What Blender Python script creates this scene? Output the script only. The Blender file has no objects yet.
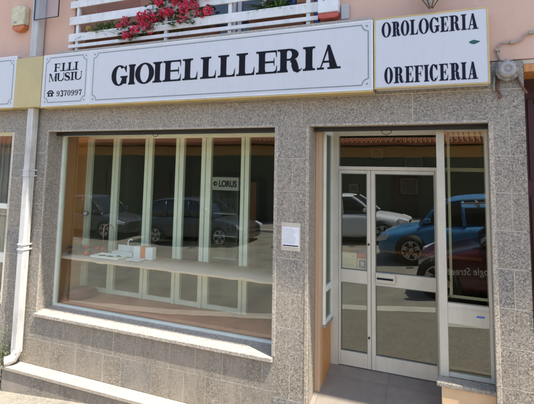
import bpy, bmesh, math, random
from mathutils import Vector, Matrix
random.seed(11)
S = bpy.context.scene
COL = S.collection
# ------------------------------------------------------------------ camera
def make_camera():
    yaw, pitch, roll = math.radians(-22.44), math.radians(5.70), math.radians(1.04)
    f = Vector((math.sin(yaw)*math.cos(pitch), math.cos(yaw)*math.cos(pitch), math.sin(pitch)))
    r0 = Vector((math.cos(yaw), -math.sin(yaw), 0)); u0 = r0.cross(f)
    r = r0*math.cos(roll)+u0*math.sin(roll); u = -r0*math.sin(roll)+u0*math.cos(roll)
    cd = bpy.data.cameras.new('camera'); co = bpy.data.objects.new('camera', cd); COL.objects.link(co)
    m = Matrix(((r.x, u.x, -f.x, 0), (r.y, u.y, -f.y, -4.223), (r.z, u.z, -f.z, 2.5), (0, 0, 0, 1)))
    co.matrix_world = m
    cd.sensor_width = 36; cd.sensor_fit = 'HORIZONTAL'; cd.lens = 445.2/534*36
    cd.shift_x = -1.0/534; cd.shift_y = (125.3-202)/534
    cd.clip_start = .05; cd.clip_end = 500
    S.camera = co
make_camera()
# ------------------------------------------------------------------ sky, sun, exposure
SUN = Vector((2.4, -1.0, 6.5)).normalized()
W = bpy.data.worlds.new('World'); S.world = W; W.use_nodes = True
wn = W.node_tree.nodes; wl = W.node_tree.links
sky = wn.new('ShaderNodeTexSky'); sky.sky_type = 'NISHITA'; sky.sun_disc = False
sky.sun_elevation = math.asin(SUN.z); sky.sun_rotation = math.atan2(SUN.x, SUN.y)
sky.air_density = 1.0; sky.dust_density = 1.2
bg = wn['Background']; bg.inputs['Strength'].default_value = .15
wl.new(sky.outputs['Color'], bg.inputs['Color'])
sl = bpy.data.lights.new('sun', 'SUN'); sl.energy = 4.4; sl.angle = math.radians(.5); sl.color = (1, .95, .86)
so = bpy.data.objects.new('sun', sl); COL.objects.link(so); so.location = (3, -6, 9)
so.rotation_euler = (-SUN).to_track_quat('-Z', 'Y').to_euler()
S.view_settings.view_transform = 'Standard'; S.view_settings.look = 'None'
S.view_settings.exposure = 1.22; S.view_settings.gamma = 1; S.view_settings.use_curve_mapping = False
S.render.engine = 'CYCLES'
S.cycles.max_bounces = 10; S.cycles.transparent_max_bounces = 24; S.cycles.glossy_bounces = 5
S.cycles.caustics_reflective = False; S.cycles.caustics_refractive = False

# ------------------------------------------------------------------ materials
def nodes(name):
    m = bpy.data.materials.new(name); m.use_nodes = True
    nt = m.node_tree; return m, nt, nt.nodes, nt.links, nt.nodes['Principled BSDF']
def N(nt, t, **k):
    n = nt.nodes.new(t)
    for a, b in k.items(): setattr(n, a, b)
    return n
def mixc(nt, fac, a, b, mode='MIX'):
    n = nt.nodes.new('ShaderNodeMix'); n.data_type = 'RGBA'; n.blend_type = mode
    for s, v in ((n.inputs[0], fac), (n.inputs[6], a), (n.inputs[7], b)):
        if hasattr(v, 'links') or isinstance(v, bpy.types.NodeSocket): nt.links.new(v, s)
        else: s.default_value = v if not isinstance(v, tuple) else (*v, 1)[:4]
    return n.outputs[2]
def ramp(nt, src, stops, interp='LINEAR'):
    n = nt.nodes.new('ShaderNodeValToRGB'); n.color_ramp.interpolation = interp
    e = n.color_ramp.elements
    while len(e) < len(stops): e.new(.5)
    for i, (p, c) in enumerate(stops):
        e[i].position = p; e[i].color = (*c, 1) if isinstance(c, tuple) else (c, c, c, 1)
    nt.links.new(src, n.inputs[0]); return n.outputs[0]
def objco(nt):
    return nt.nodes.new('ShaderNodeTexCoord').outputs['Object']
def geopos(nt):
    return nt.nodes.new('ShaderNodeNewGeometry').outputs['Position']
def noise(nt, co, scale, detail=4, rough=.6):
    n = nt.nodes.new('ShaderNodeTexNoise'); n.inputs['Scale'].default_value = scale
    n.inputs['Detail'].default_value = detail; n.inputs['Roughness'].default_value = rough
    nt.links.new(co, n.inputs['Vector']); return n.outputs[0]
def bump(nt, bs, h, strength=.3, dist=.01):
    b = nt.nodes.new('ShaderNodeBump'); b.inputs['Strength'].default_value = strength; b.inputs['Distance'].default_value = dist
    nt.links.new(h, b.inputs['Height']); nt.links.new(b.outputs[0], bs.inputs['Normal'])

def plain(name, col, rough=.5, var=.12, scale=6, metal=0, bumps=.05, spec=.5, fine=60, streak=0, grime=(.20, .17, .13)):
    m, nt, n, l, b = nodes(name)
    co = geopos(nt)
    a = noise(nt, co, scale, 5); f = noise(nt, co, fine, 3)
    lo = tuple(c*(1-var) for c in col); hi = tuple(min(1, c*(1+var*.6)) for c in col)
    c1 = mixc(nt, ramp(nt, a, [(.3, 0.0), (.7, 1.0)]), lo, hi)
    c2 = mixc(nt, ramp(nt, f, [(.35, 0.0), (.75, var*.7)]), c1, tuple(c*.6 for c in col))
    if streak:
        mp = n.new('ShaderNodeMapping'); mp.inputs['Scale'].default_value = (9, 9, .8); l.new(co, mp.inputs[0])
        sn = noise(nt, mp.outputs[0], 2.2, 6, .7); s2 = noise(nt, co, 3.1, 5, .65)
        c2 = mixc(nt, ramp(nt, sn, [(.50, 0.0), (.80, streak)]), c2, grime)
        c2 = mixc(nt, ramp(nt, s2, [(.52, 0.0), (.78, streak*.7)]), c2, grime)
    l.new(c2, b.inputs['Base Color'])
    b.inputs['Roughness'].default_value = rough; b.inputs['Metallic'].default_value = metal
    b.inputs['Specular IOR Level'].default_value = spec
    r = ramp(nt, a, [(.3, max(.02, rough-.08)), (.7, min(1, rough+.1))]); l.new(r, b.inputs['Roughness'])
    if bumps: bump(nt, b, f, bumps, .004)
    return m
def granite(name, tone=1.0, warm=0.0, dirt=.35, grain=130, rough=.55):
    m, nt, n, l, b = nodes(name)
    co = geopos(nt)
    v = n.new('ShaderNodeTexVoronoi'); v.inputs['Scale'].default_value = grain; l.new(co, v.inputs['Vector'])
    v2 = n.new('ShaderNodeTexVoronoi'); v2.inputs['Scale'].default_value = grain*.48; l.new(co, v2.inputs['Vector'])
    sp = n.new('ShaderNodeSeparateColor'); l.new(v.outputs['Color'], sp.inputs[0])
    sp2 = n.new('ShaderNodeSeparateColor'); l.new(v2.outputs['Color'], sp2.inputs[0])
    t = tone
    base = ramp(nt, sp.outputs[0], [(0, (.055*t, .05*t, .046*t)), (.12, (.155*t, .142*t, .125*t)), (.30, (.255*t, .232*t, .20*t)),
                                    (.58, (.345*t, .31*t, .262*t)), (.80, (.45*t, .40*t, .33*t)), (.94, (.58*t, .53*t, .45*t))], 'CONSTANT')
    big = ramp(nt, sp2.outputs[1], [(0, (.10*t, .095*t, .09*t)), (.16, (.28*t, .255*t, .215*t)), (.75, (.41*t, .36*t, .285*t))], 'CONSTANT')
    c = mixc(nt, .28, base, big)
    g = n.new('ShaderNodeNewGeometry')
    isl = ramp(nt, g.outputs['Random Per Island'], [(0, (.78, .82, .88)), (.22, (.94, .94, .94)), (.45, (1.07, 1.03, .96)), (.68, (.93, .89, .83)), (.86, (1.12, 1.06, .96)), (1, (.86, .86, .85))])
    c = mixc(nt, 1.0, c, isl, 'MULTIPLY')
    # dusty veil: a warm dirt film in cloudy patches with vertical runs
    mp = n.new('ShaderNodeMapping'); mp.inputs['Scale'].default_value = (1.6, 1.6, .55); l.new(co, mp.inputs[0])
    d = noise(nt, mp.outputs[0], 2.2, 6, .65)
    c = mixc(nt, ramp(nt, d, [(.38, 0.0), (.72, dirt)]), c, (.43*t, .37*t, .285*t))
    st = noise(nt, mp.outputs[0], 7, 5, .7)
    c = mixc(nt, ramp(nt, st, [(.52, 0.0), (.78, dirt*.7)]), c, (.13*t, .115*t, .09*t))
    if warm: c = mixc(nt, warm, c, (.46*t, .40*t, .31*t))
    l.new(c, b.inputs['Base Color'])
    l.new(ramp(nt, d, [(.35, rough-.15), (.7, rough+.2)]), b.inputs['Roughness'])
    bump(nt, b, sp.outputs[0], .12, .003)
    return m
def glass(name, tint=(.86, .92, .88), ior=1.85, rough=0.0, wav=.0):
    m, nt, n, l, b = nodes(name); n.remove(b)
    out = n['Material Output']
    fr = n.new('ShaderNodeFresnel'); fr.inputs['IOR'].default_value = ior
    ge = n.new('ShaderNodeNewGeometry')
    inv = n.new('ShaderNodeMath'); inv.operation = 'SUBTRACT'; inv.inputs[0].default_value = 1; l.new(ge.outputs['Backfacing'], inv.inputs[1])
    mu = n.new('ShaderNodeMath'); mu.operation = 'MULTIPLY'; l.new(fr.outputs[0], mu.inputs[0]); l.new(inv.outputs[0], mu.inputs[1])
    tr = n.new('ShaderNodeBsdfTransparent'); tr.inputs[0].default_value = (*tint, 1)
    gl = n.new('ShaderNodeBsdfGlossy'); gl.inputs['Roughness'].default_value = rough; gl.inputs['Color'].default_value = (.96, 1, .94, 1)
    if wav:
        h = noise(nt, geopos(nt), 1.3, 2); bp = n.new('ShaderNodeBump'); bp.inputs['Strength'].default_value = wav; bp.inputs['Distance'].default_value = .02
        l.new(h, bp.inputs['Height']); l.new(bp.outputs[0], gl.inputs['Normal'])
    mx = n.new('ShaderNodeMixShader'); l.new(mu.outputs[0], mx.inputs[0]); l.new(tr.outputs[0], mx.inputs[1]); l.new(gl.outputs[0], mx.inputs[2])
    l.new(mx.outputs[0], out.inputs['Surface']); return m
def tiles_mat(name, col, sx, sy, rough=.5, grout=(.08, .075, .07), var=.2):
    m, nt, n, l, b = nodes(name)
    co = geopos(nt)
    br = n.new('ShaderNodeTexBrick'); br.offset = 0; br.inputs['Scale'].default_value = 1
    br.inputs['Brick Width'].default_value = sx; br.inputs['Row Height'].default_value = sy; br.inputs['Mortar Size'].default_value = .004
    br.inputs['Color1'].default_value = (*tuple(c*(1-var) for c in col), 1); br.inputs['Color2'].default_value = (*col, 1); br.inputs['Mortar'].default_value = (*grout, 1)
    l.new(co, br.inputs['Vector'])
    d = noise(nt, co, 9, 6)
    c = mixc(nt, ramp(nt, d, [(.4, 0.0), (.75, .45)]), br.outputs['Color'], tuple(x*.55 for x in col))
    l.new(c, b.inputs['Base Color']); b.inputs['Roughness'].default_value = rough
    return m
def stripes(name, c1, c2, scale, rough=.8, axis='X'):
    m, nt, n, l, b = nodes(name)
    w = n.new('ShaderNodeTexWave'); w.bands_direction = axis; w.inputs['Scale'].default_value = scale; w.inputs['Distortion'].default_value = 2.5; w.inputs['Detail'].default_value = 3
    l.new(geopos(nt), w.inputs['Vector'])
    l.new(mixc(nt, w.outputs[1], c1, c2), b.inputs['Base Color']); b.inputs['Roughness'].default_value = rough
    return m
def stucco(name, col):
    m, nt, n, l, b = nodes(name)
    co = geopos(nt)
    mp = n.new('ShaderNodeMapping'); mp.inputs['Scale'].default_value = (1, 1, .35); l.new(co, mp.inputs[0])
    a = noise(nt, mp.outputs[0], 2.4, 7, .65); f = noise(nt, co, 150, 3)
    c = mixc(nt, ramp(nt, a, [(.35, 0.0), (.75, .35)]), col, tuple(x*.72 for x in col))
    e = noise(nt, mp.outputs[0], 11, 5, .7)
    c = mixc(nt, ramp(nt, e, [(.55, 0.0), (.8, .3)]), c, (.46, .36, .29))
    l.new(c, b.inputs['Base Color']); b.inputs['Roughness'].default_value = .9; b.inputs['Specular IOR Level'].default_value = .2
    bump(nt, b, f, .35, .004); return m

M = {}
M['granite'] = granite('grey speckled granite', 1.0, 0.0)
M['granite_reveal'] = granite('granite reveal', 1.05, .15)
M['granite_base'] = granite('granite base', .82, .10, .85)
M['granite_sill'] = granite('granite sill', 1.25, .2, .2, 110)
M['granite_ledge'] = granite('granite ledge', 1.15, .45, .4, 110, .6)
M['grout'] = plain('pale grout', (.66, .59, .46), .9, .2)
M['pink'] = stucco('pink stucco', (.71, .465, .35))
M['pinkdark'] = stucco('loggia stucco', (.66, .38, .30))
M['white'] = plain('white enamel', (.74, .745, .75), .42, .1, 5)
M['rail'] = plain('rail paint', (.74, .74, .73), .5, .1, 8, streak=.35)
M['signface'] = plain('opal acrylic', (.62, .62, .635), .3, .035, .9, bumps=0, streak=.13, grime=(.36, .33, .28))
M['signborder'] = plain('sign border ink', (.22, .25, .24), .5, .2)
M['ink'] = plain('black lettering', (.010, .010, .016), .6, .2, spec=.15)
M['navyink'] = plain('navy lettering', (.012, .014, .03), .6, .2, spec=.15)
M['gold'] = plain('dull gold anodised aluminium', (.60, .45, .19), .42, .2, 4, metal=.2)
M['goldpanel'] = plain('gold painted panel', (.54, .44, .21), .5, .12, 3)
M['champagne'] = plain('champagne aluminium', (.66, .61, .48), .42, .08, 5, metal=.05, streak=.22)
M['greenalu'] = plain('pale green grey aluminium', (.84, .86, .74), .42, .08, 5, metal=.05)
M['darkmetal'] = plain('dark shutter slot', (.035, .03, .027), .5, .3)
M['bead'] = plain('grey green gasket', (.20, .22, .18), .5, .2)
M['rubber'] = plain('black rubber', (.02, .02, .02), .6, .2)
M['woodtan'] = stripes('tan timber', (.56, .36, .21), (.62, .41, .25), 5, .5, 'X')
M['wood'] = stripes('orange varnished timber', (.50, .20, .05), (.58, .26, .075), 7, .4, 'X')
M['basepanel'] = plain('ochre base panel', (.76, .52, .29), .6, .14, 4, streak=.2)
M['entry'] = tiles_mat('entrance stone floor', (.25, .21, .165), .62, .45, .85, (.17, .145, .13), .12)
M['carpet'] = plain('terracotta carpet', (.50, .19, .13), .95, .22, 5, bumps=.4)
M['paper'] = plain('kraft paper cover', (.68, .51, .43), .8, .12, 3)
M['roomwall'] = plain('shop wall', (.20, .205, .145), .85, .2, 1)
M['roomfloor'] = plain('shop floor', (.16, .135, .11), .5, .25, 2)
M['skirt'] = plain('cream skirting', (.52, .48, .38), .6, .1)
M['glass'] = glass('window glass', (.97, .995, .94), 2.05, 0, .06)
M['flankglass'] = glass('flank glass', (.75, .80, .72), 1.4)
M['innerglass'] = glass('partition glass', (.97, .98, .96), 1.3)
M['doorglass'] = glass('door glass', (.86, .85, .74), 2.2, 0, .05)
M['pipe'] = plain('white painted downpipe', (.64, .62, .575), .55, .12, 6, spec=.3, streak=.55)
M['pipegrey'] = plain('grey pvc', (.50, .49, .48), .5, .12, streak=.4)
M['alarmbeige'] = plain('weathered beige plastic', (.62, .56, .38), .6, .3, 14)
M['orange'] = plain('orange lens', (.55, .15, .045), .35, .25, 20)
M['redlens'] = plain('red lens', (.50, .09, .05), .35, .2)
M['leaf'] = plain('green leaf', (.055, .115, .03), .5, .5, 30)
M['leafaloe'] = plain('blade leaf', (.10, .17, .045), .45, .4, 20)
M['weed'] = plain('dry weed leaf', (.17, .20, .07), .6, .5, 30)
M['petal'] = plain('red pink petal', (.80, .045, .12), .5, .4, 60)
M['yellow'] = plain('yellow flower', (.75, .62, .12), .5, .2)
M['terracotta'] = plain('terracotta pot', (.36, .15, .08), .8, .25)
M['blue'] = plain('blue painted shutter', (.035, .095, .36), .45, .2)
M['rust'] = plain('rusty steel', (.16, .085, .05), .75, .5, 30)
M['greyglass'] = plain('frosted lamp glass', (.36, .34, .31), .18, .2, 18)
M['greycast'] = plain('grey cast metal', (.33, .31, .28), .5, .35, 25, metal=.3)
M['cable'] = plain('painted cable', (.40, .32, .26), .7, .3, 20)
M['whitepaper'] = plain('white paper', (.84, .84, .85), .6, .05)
M['plasticfilm'] = plain('yellowed sleeve', (.62, .56, .43), .4, .15)
M['asphalt'] = plain('worn asphalt', (.31, .285, .23), .9, .3, 1.2, bumps=.4, fine=90)
M['pavement'] = granite('gritty pavement', .72, .25, .6, 90, .9)
M['kerb'] = plain('pale kerb stone', (.60, .56, .47), .8, .15, 3)
M['farpave'] = plain('far pavement', (.34, .30, .25), .9, .2)
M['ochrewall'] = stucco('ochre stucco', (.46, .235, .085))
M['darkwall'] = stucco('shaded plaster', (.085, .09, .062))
M['rooftile'] = plain('clay roof tile', (.45, .155, .065), .8, .35, 9)
M['carblack'] = plain('dark grey car paint', (.055, .06, .072), .14, .1, bumps=0, spec=.8)
M['carwhite'] = plain('white car paint', (.74, .75, .76), .2, .05, bumps=0)
M['carmaroon'] = plain('dark maroon car paint', (.085, .012, .022), .2, .1, bumps=0, spec=.7)
M['carblue'] = plain('light blue car wrap', (.06, .25, .50), .25, .25, 5, bumps=0)
M['carglass'] = plain('tinted car glass', (.012, .016, .018), .06, .1, bumps=0, spec=.9)
M['tyre'] = plain('tyre', (.018, .018, .018), .85, .2)
M['rim'] = plain('alloy', (.55, .54, .52), .3, .1, metal=.6)
M['lamp'] = plain('headlamp', (.75, .76, .78), .12, .1, bumps=0)
M['curtain'] = stripes('striped curtain', (.36, .30, .28), (.22, .17, .16), 9, .95, 'X')
M['red'] = plain('red plastic', (.70, .03, .04), .4, .15)
M['maroon'] = plain('maroon cloth', (.13, .012, .025), .9, .3)
M['bluebox'] = plain('blue print', (.08, .15, .62), .45, .15)
M['orangebox'] = plain('orange print', (.72, .20, .09), .5, .1)
M['picture'] = plain('faded picture', (.30, .36, .31), .3, .6, 14, bumps=0)
M['frame'] = plain('dark picture frame', (.05, .03, .02), .45, .2)
M['mount'] = plain('picture mount', (.66, .63, .52), .7, .1)
M['darkdoor'] = plain('dark red door', (.07, .018, .016), .5, .3)
M['pinkwire'] = plain('pinkish wire', (.60, .36, .34), .3, .1, metal=.4)
M['sticker'] = plain('dark green sticker', (.012, .085, .065), .4, .2)
M['caseback'] = plain('showcase back', (.17, .18, .15), .6, .1)  # plain dark grey green of the watch cabinet case

# ------------------------------------------------------------------ mesh helpers
class MB:
    def __init__(s): s.v = []; s.f = []; s.sm = []
    def add(s, vs, fs, smooth=False):
        o = len(s.v); s.v += [tuple(v) for v in vs]; s.f += [tuple(i+o for i in f) for f in fs]; s.sm += [smooth]*len(fs); return s
    def box(s, x0, x1, y0, y1, z0, z1):
        vs = [(x0, y0, z0), (x1, y0, z0), (x1, y1, z0), (x0, y1, z0), (x0, y0, z1), (x1, y0, z1), (x1, y1, z1), (x0, y1, z1)]
        return s.add(vs, [(0, 3, 2, 1), (4, 5, 6, 7), (0, 1, 5, 4), (1, 2, 6, 5), (2, 3, 7, 6), (3, 0, 4, 7)])
    def prism(s, poly, y0, y1):          # polygon in XZ, extruded along Y; y0 is the front
        a = sum(poly[i][0]*poly[(i+1) % len(poly)][1]-poly[(i+1) % len(poly)][0]*poly[i][1] for i in range(len(poly)))
        if a < 0: poly = poly[::-1]
        n = len(poly)
        vs = [(x, y0, z) for x, z in poly]+[(x, y1, z) for x, z in poly]
        fs = [tuple(range(n)), tuple(range(2*n-1, n-1, -1))]+[(i, i+n, (i+1) % n+n, (i+1) % n) for i in range(n)]
        return s.add(vs, fs)
    def prismz(s, poly, z0, z1):
        n = len(poly)
        a = sum(poly[i][0]*poly[(i+1) % n][1]-poly[(i+1) % n][0]*poly[i][1] for i in range(n))
        if a < 0: poly = poly[::-1]
        vs = [(x, y, z0) for x, y in poly]+[(x, y, z1) for x, y in poly]
        return s.add(vs, [tuple(range(n-1, -1, -1)), tuple(range(n, 2*n))]+[(i, (i+1) % n, (i+1) % n+n, i+n) for i in range(n)])
    def tube(s, pts, r, seg=10, cap=True):
        pts = [Vector(p) for p in pts]; rr = r if isinstance(r, (list, tuple)) else [r]*len(pts)
        vs = []; fs = []; up = None
        for i, p in enumerate(pts):
            t = (pts[min(i+1, len(pts)-1)]-pts[max(i-1, 0)]).normalized()
            if up is None:
                up = Vector((0, 0, 1)) if abs(t.z) < .9 else Vector((0, 1, 0))
            a = t.cross(up).normalized(); b = a.cross(t).normalized(); up = b
            for k in range(seg):
                an = 2*math.pi*k/seg; vs.append(p+a*math.cos(an)*rr[i]+b*math.sin(an)*rr[i])
        for i in range(len(pts)-1):
            for k in range(seg):
                fs.append((i*seg+k, i*seg+(k+1) % seg, (i+1)*seg+(k+1) % seg, (i+1)*seg+k))
        s.add(vs, fs, True)
        if cap:
            n = len(s.v)-len(vs)
            s.f += [tuple(n+k for k in range(seg-1, -1, -1)), tuple(n+(len(pts)-1)*seg+k for k in range(seg))]; s.sm += [False, False]
        return s
    def lathe(s, prof, c, axis='Z', seg=24, smooth=True):   # prof: (radius, height)
        vs = []; fs = []
        for r, h in prof:
            for k in range(seg):
                a = 2*math.pi*k/seg; x, y = r*math.cos(a), r*math.sin(a)
                vs.append((c[0]+x, c[1]+y, c[2]+h) if axis == 'Z' else (c[0]+x, c[1]-h, c[2]+y))
        for i in range(len(prof)-1):
            for k in range(seg):
                fs.append((i*seg+k, i*seg+(k+1) % seg, (i+1)*seg+(k+1) % seg, (i+1)*seg+k))
        fs.append(tuple(range(seg-1, -1, -1))); fs.append(tuple((len(prof)-1)*seg+k for k in range(seg)))
        return s.add(vs, fs, smooth)
    def leaf(s, p, d, n, L, w):
        d = Vector(d).normalized(); n = Vector(n); a = d.cross(n)
        a = a.normalized() if a.length > 1e-4 else Vector((1, 0, 0)); p = Vector(p)
        nn = a.cross(d)
        return s.add([p, p+d*L*.5+a*w*.5+nn*w*.12, p+d*L, p+d*L*.5-a*w*.5+nn*w*.12, p+d*L*.52-nn*w*.1], [(0, 4, 1), (1, 4, 2), (2, 4, 3), (3, 4, 0)], True)
    def build(s, name, mat, parent=None, bevel=0, seg=2, normals=False):
        me = bpy.data.meshes.new(name)
        off = Vector((0, 0, 0)); p = parent
        if parent is not None:
            while p.parent: p = p.parent
            off = p.location.copy()
        me.from_pydata([tuple(Vector(v)-off) for v in s.v], [], s.f)
        me.polygons.foreach_set('use_smooth', s.sm); me.update()
        if normals:
            bm = bmesh.new(); bm.from_mesh(me); bmesh.ops.recalc_face_normals(bm, faces=bm.faces); bm.to_mesh(me); bm.free()
        o = bpy.data.objects.new(name, me); COL.objects.link(o); me.materials.append(M[mat] if isinstance(mat, str) else mat)
        if parent is not None: o.parent = parent
        if bevel:
            b = o.modifiers.new('bevel', 'BEVEL'); b.width = bevel; b.segments = seg; b.limit_method = 'ANGLE'; b.angle_limit = math.radians(40)
        return o
    def alone(s, name, mat, loc, label, cat, group=None, bevel=0, normals=False):   # a thing that is a single mesh
        o = s.build(name, mat, None, bevel, normals=normals); l = Vector(loc)
        for v in o.data.vertices: v.co -= l
        o.location = l; tag(o, label, cat, group); return o
def tag(o, label, cat, group=None):
    o['label'] = label; o['category'] = cat
    if group: o['group'] = group
    return o
def thing(name, loc, label, cat, group=None):
    o = bpy.data.objects.new(name, None); COL.objects.link(o); o.location = loc; o.empty_display_size = .1
    return tag(o, label, cat, group)
def structure(o): o['kind'] = 'structure'; return o
def frame_rect(mb, x0, x1, z0, z1, y0, y1, w, wb=None, wt=None):
    wb = w if wb is None else wb; wt = w if wt is None else wt
    mb.box(x0, x0+w, y0, y1, z0, z1); mb.box(x1-w, x1, y0, y1, z0, z1)
    mb.box(x0+w, x1-w, y0+.001, y1-.001, z0, z0+wb); mb.box(x0+w, x1-w, y0+.001, y1-.001, z1-wt, z1)
    return mb

# ------------------------------------------------------------------ ground
GX = [(-60, -.62), (-9.5, -.50), (-5.1, -.23), (-1.3, .13), (0, .26), (2.5, .48), (6, .66), (60, 1.3)]   # the street climbs to the right
def gz(x):
    for (a, za), (c, zc) in zip(GX, GX[1:]):
        if x <= c: return za+(zc-za)*(x-a)/(c-a)
    return GX[-1][1]
def slope_sheet(name, mat, ya, yb, dz, depth=.6, far=None):
    far = dz if far is None else far
    n = len(GX); vs = []
    for x, z in GX: vs += [(x, ya, z+far), (x, yb, z+dz), (x, yb, z+dz-depth), (x, ya, z+far-depth)]
    fs = [(k*4+a, (k+1)*4+a, (k+1)*4+(a+1) % 4, k*4+(a+1) % 4) for k in range(n-1) for a in range(4)]+[(0, 1, 2, 3), (4*n-1, 4*n-2, 4*n-3, 4*n-4)]
    return structure(MB().add(vs, fs).build(name, mat, normals=True))
slope_sheet('pavement', 'pavement', -2.55, 12, 0)
slope_sheet('kerb', 'kerb', -2.85, -2.551, .004)
slope_sheet('road', 'asphalt', -12.6, -2.851, -.10, far=.26)
slope_sheet('far_kerb', 'kerb', -12.9, -12.601, .36)
slope_sheet('far_pavement', 'farpave', -60, -12.901, .356)

# ------------------------------------------------------------------ the building
B = thing('corner_shop', (-2, 0, -.23), 'pink stucco building with grey granite shopfront, large display window and glazed door', 'building')
b = MB()                                        # pink upper wall with the loggia opening
b.box(-9.5, -4.47, -.01, .35, 3.47, 7.2); b.box(-1.19, 4.2, -.01, .35, 3.47, 7.2)
b.box(-4.47, -1.19, -.01, .35, 3.47, 3.93); b.box(-4.47, -1.19, -.01, .35, 6.1, 7.2)
b.box(1.75, 4.2, -.01, .35, -.25, 3.47)
b.build('upper_wall', 'pink', B)
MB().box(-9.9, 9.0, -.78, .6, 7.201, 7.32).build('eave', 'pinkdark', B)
e = MB()
for k in range(64): e.box(-9.7+.29*k, -9.62+.29*k, -.74, -.02, 7.13, 7.2)
e.build('eave_rafters', 'frame', B)
MB().tube([(-9.9, -.84, 7.27), (9.0, -.84, 7.27)], .06, 10).build('gutter', 'pipegrey', B)
b = MB()                                        # loggia shell behind the railing
b.box(-4.5, -1.15, 1.25, 1.35, 3.85, 6.2); b.box(-4.56, -4.46, .35, 1.35, 3.85, 6.2); b.box(-1.19, -1.09, .35, 1.35, 3.85, 6.2)
b.box(-4.46, -1.19, .35, 1.25, 6.1, 6.2)
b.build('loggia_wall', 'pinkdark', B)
b = MB().box(-4.46, -1.19, .35, 1.25, 3.82, 3.93); b.build('loggia_floor', 'terracotta', B)
b = MB().box(-4.6, -.66, -.12, -.012, 3.91, 3.945); b.build('string_course', 'granite_ledge', B, .006)

# granite cladding: real tiles with open joints over pale grout
def clad(mb, x0, x1, z0, z1, zs, xs_rows, y=0, t=.02, j=.0038):
    zz = [z0]+[z for z in zs if z0+.03 < z < z1-.03]+[z1]
    for i in range(len(zz)-1):
        xr = xs_rows[i % len(xs_rows)]
        xx = [x0]+[x for x in xr if x0+.03 < x < x1-.03]+[x1]
        for k in range(len(xx)-1):
            mb.box(xx[k]+(j if k else 0), xx[k+1]-(j if k < len(xx)-2 else 0), y-random.random()*.0012, y+t,
                   zz[i]+(j if i else 0), zz[i+1]-(j if i < len(zz)-2 else 0))
b = MB()
R3 = [.174+.31*k for k in range(-2, 12)]
clad(b, .305, .575, -.22, 2.94, R3, [[.455], []])                                   # right pillar
clad(b, -1.655, -1.305, -.22, 2.94, [.655+.327*k for k in range(-3, 8)], [[-1.475], []])  # pillar between window and door
clad(b, -9.4, .575, 2.943, 3.465, [3.22], [[-8.8+1.06*k for k in range(9)], [-8.3+1.06*k for k in range(9)]])
clad(b, -5.43, -4.815, .068, 2.94, [.375+.327*k for k in range(0, 9)], [[-5.1], []])
clad(b, -9.4, -5.44, -.22, .70, [.08, .375], [[-9+.62*k for k in range(7)], [-8.7+.62*k for k in range(7)]])
clad(b, -9.4, -7.602, .705, 2.94, [.375+.327*k for k in range(0, 9)], [[-8.9, -8.3], [-8.6, -8.0]])
b.build('granite_cladding', 'granite', B, .0015, 1)
b = MB()
clad(b, -4.813, -1.657, .068, .652, [.375], [[-4.55+.36*k+.05*((k*7) % 3) for k in range(9)], [-4.36+.36*k+.04*((k*5) % 3) for k in range(9)]])
b.build('granite_base', 'granite_base', B, .0015, 1)
b = MB()                                        # solid wall body behind the tiles
b.box(-9.4, -7.6, .003, .35, -.22, 3.465); b.box(-7.6, -5.47, .003, .35, -.22, .70); b.box(-7.6, -5.47, .003, .35, 2.96, 3.465)
b.box(-5.47, -4.83, .003, .35, -.22, 3.465); b.box(-4.83, -1.64, .003, .35, -.22, .64); b.box(-4.83, -1.64, .003, .35, 2.96, 3.465)
b.box(-1.64, -1.32, .003, .25, -.22, 3.465); b.box(-1.32, .32, .003, .35, 2.96, 3.465); b.box(.32, .56, .003, 1.2, -.22, 3.465)
b.box(.56, 1.75, .003, .35, 3.43, 3.465)
b.build('wall_body', 'grout', B)
b = MB()                                        # reveals and the lighter arris strips round the openings
b.box(-4.834, -4.815, .021, .25, .69, 2.94); b.box(-1.655, -1.636, .021, .25, .69, 2.94)
b.box(-1.305, -1.29, .021, .25, -.22, 2.94); b.box(.303, .322, .021, .25, -.22, 2.94)
b.box(.5605, .574, .0215, .499, -.22, 3.425); b.box(-4.815, -1.655, .021, .09, 2.94, 2.96); b.box(-1.29, .303, .021, .12, 2.94, 2.96)
b.build('reveal', 'granite_reveal', B, .002)
b = MB()
b.box(-1.667, -1.628, -.006, .021, .69, 2.948); b.box(-1.335, -1.297, -.006, .021, -.22, 2.948); b.box(.297, .336, -.006, .021, -.22, 2.948)
b.box(-4.83, -1.667, -.005, .021, 2.936, 2.962); b.box(-1.297, .297, -.005, .021, 2.936, 2.962); b.box(-4.834, -4.806, -.005, .021, .69, 2.936)
b.build('arris_trim', 'granite_sill', B, .006, 2)
b = MB().prism([(-4.82, .0), (0, 0)], 0, 0) if False else MB()
b.add([(-4.822, -.035, .645), (-1.648, -.035, .645), (-1.648, .26, .645), (-4.822, .26, .645),
       (-4.822, -.035, .683), (-1.648, -.035, .683), (-1.648, .26, .715), (-4.822, .26, .715)],
      [(0, 3, 2, 1), (4, 5, 6, 7), (0, 1, 5, 4), (1, 2, 6, 5), (2, 3, 7, 6), (3, 0, 4, 7)])
b.build('window_sill', 'granite_sill', B, .004)
b = MB()
xl = [-5.13]
while xl[-1] < -1.5: xl.append(xl[-1]+.95)
xl[-1] = -1.36
for i in range(len(xl)-1):
    b.box(xl[i]+.0015, xl[i+1]-.0015, -.185, -.001, .028, .066)
b.build('plinth_ledge', 'granite_ledge', B, .004)
b = MB()
for i in range(len(xl)-1): b.box(xl[i]+.002, xl[i+1]-.002, -.165, -.002, -.228, .027)
b.build('plinth', 'granite_base', B, .002)
b = MB().box(-4.815, -1.655, .13, .2, 2.895, 2.939).box(-1.29, .303, .13, .2, 2.897, 2.939)
b.tube([(-3.27, .12, 2.9), (-3.26, .12, 2.875), (-3.23, .12, 2.862), (-3.2, .12, 2.875), (-3.19, .12, 2.9)], .004, 6)
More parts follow.
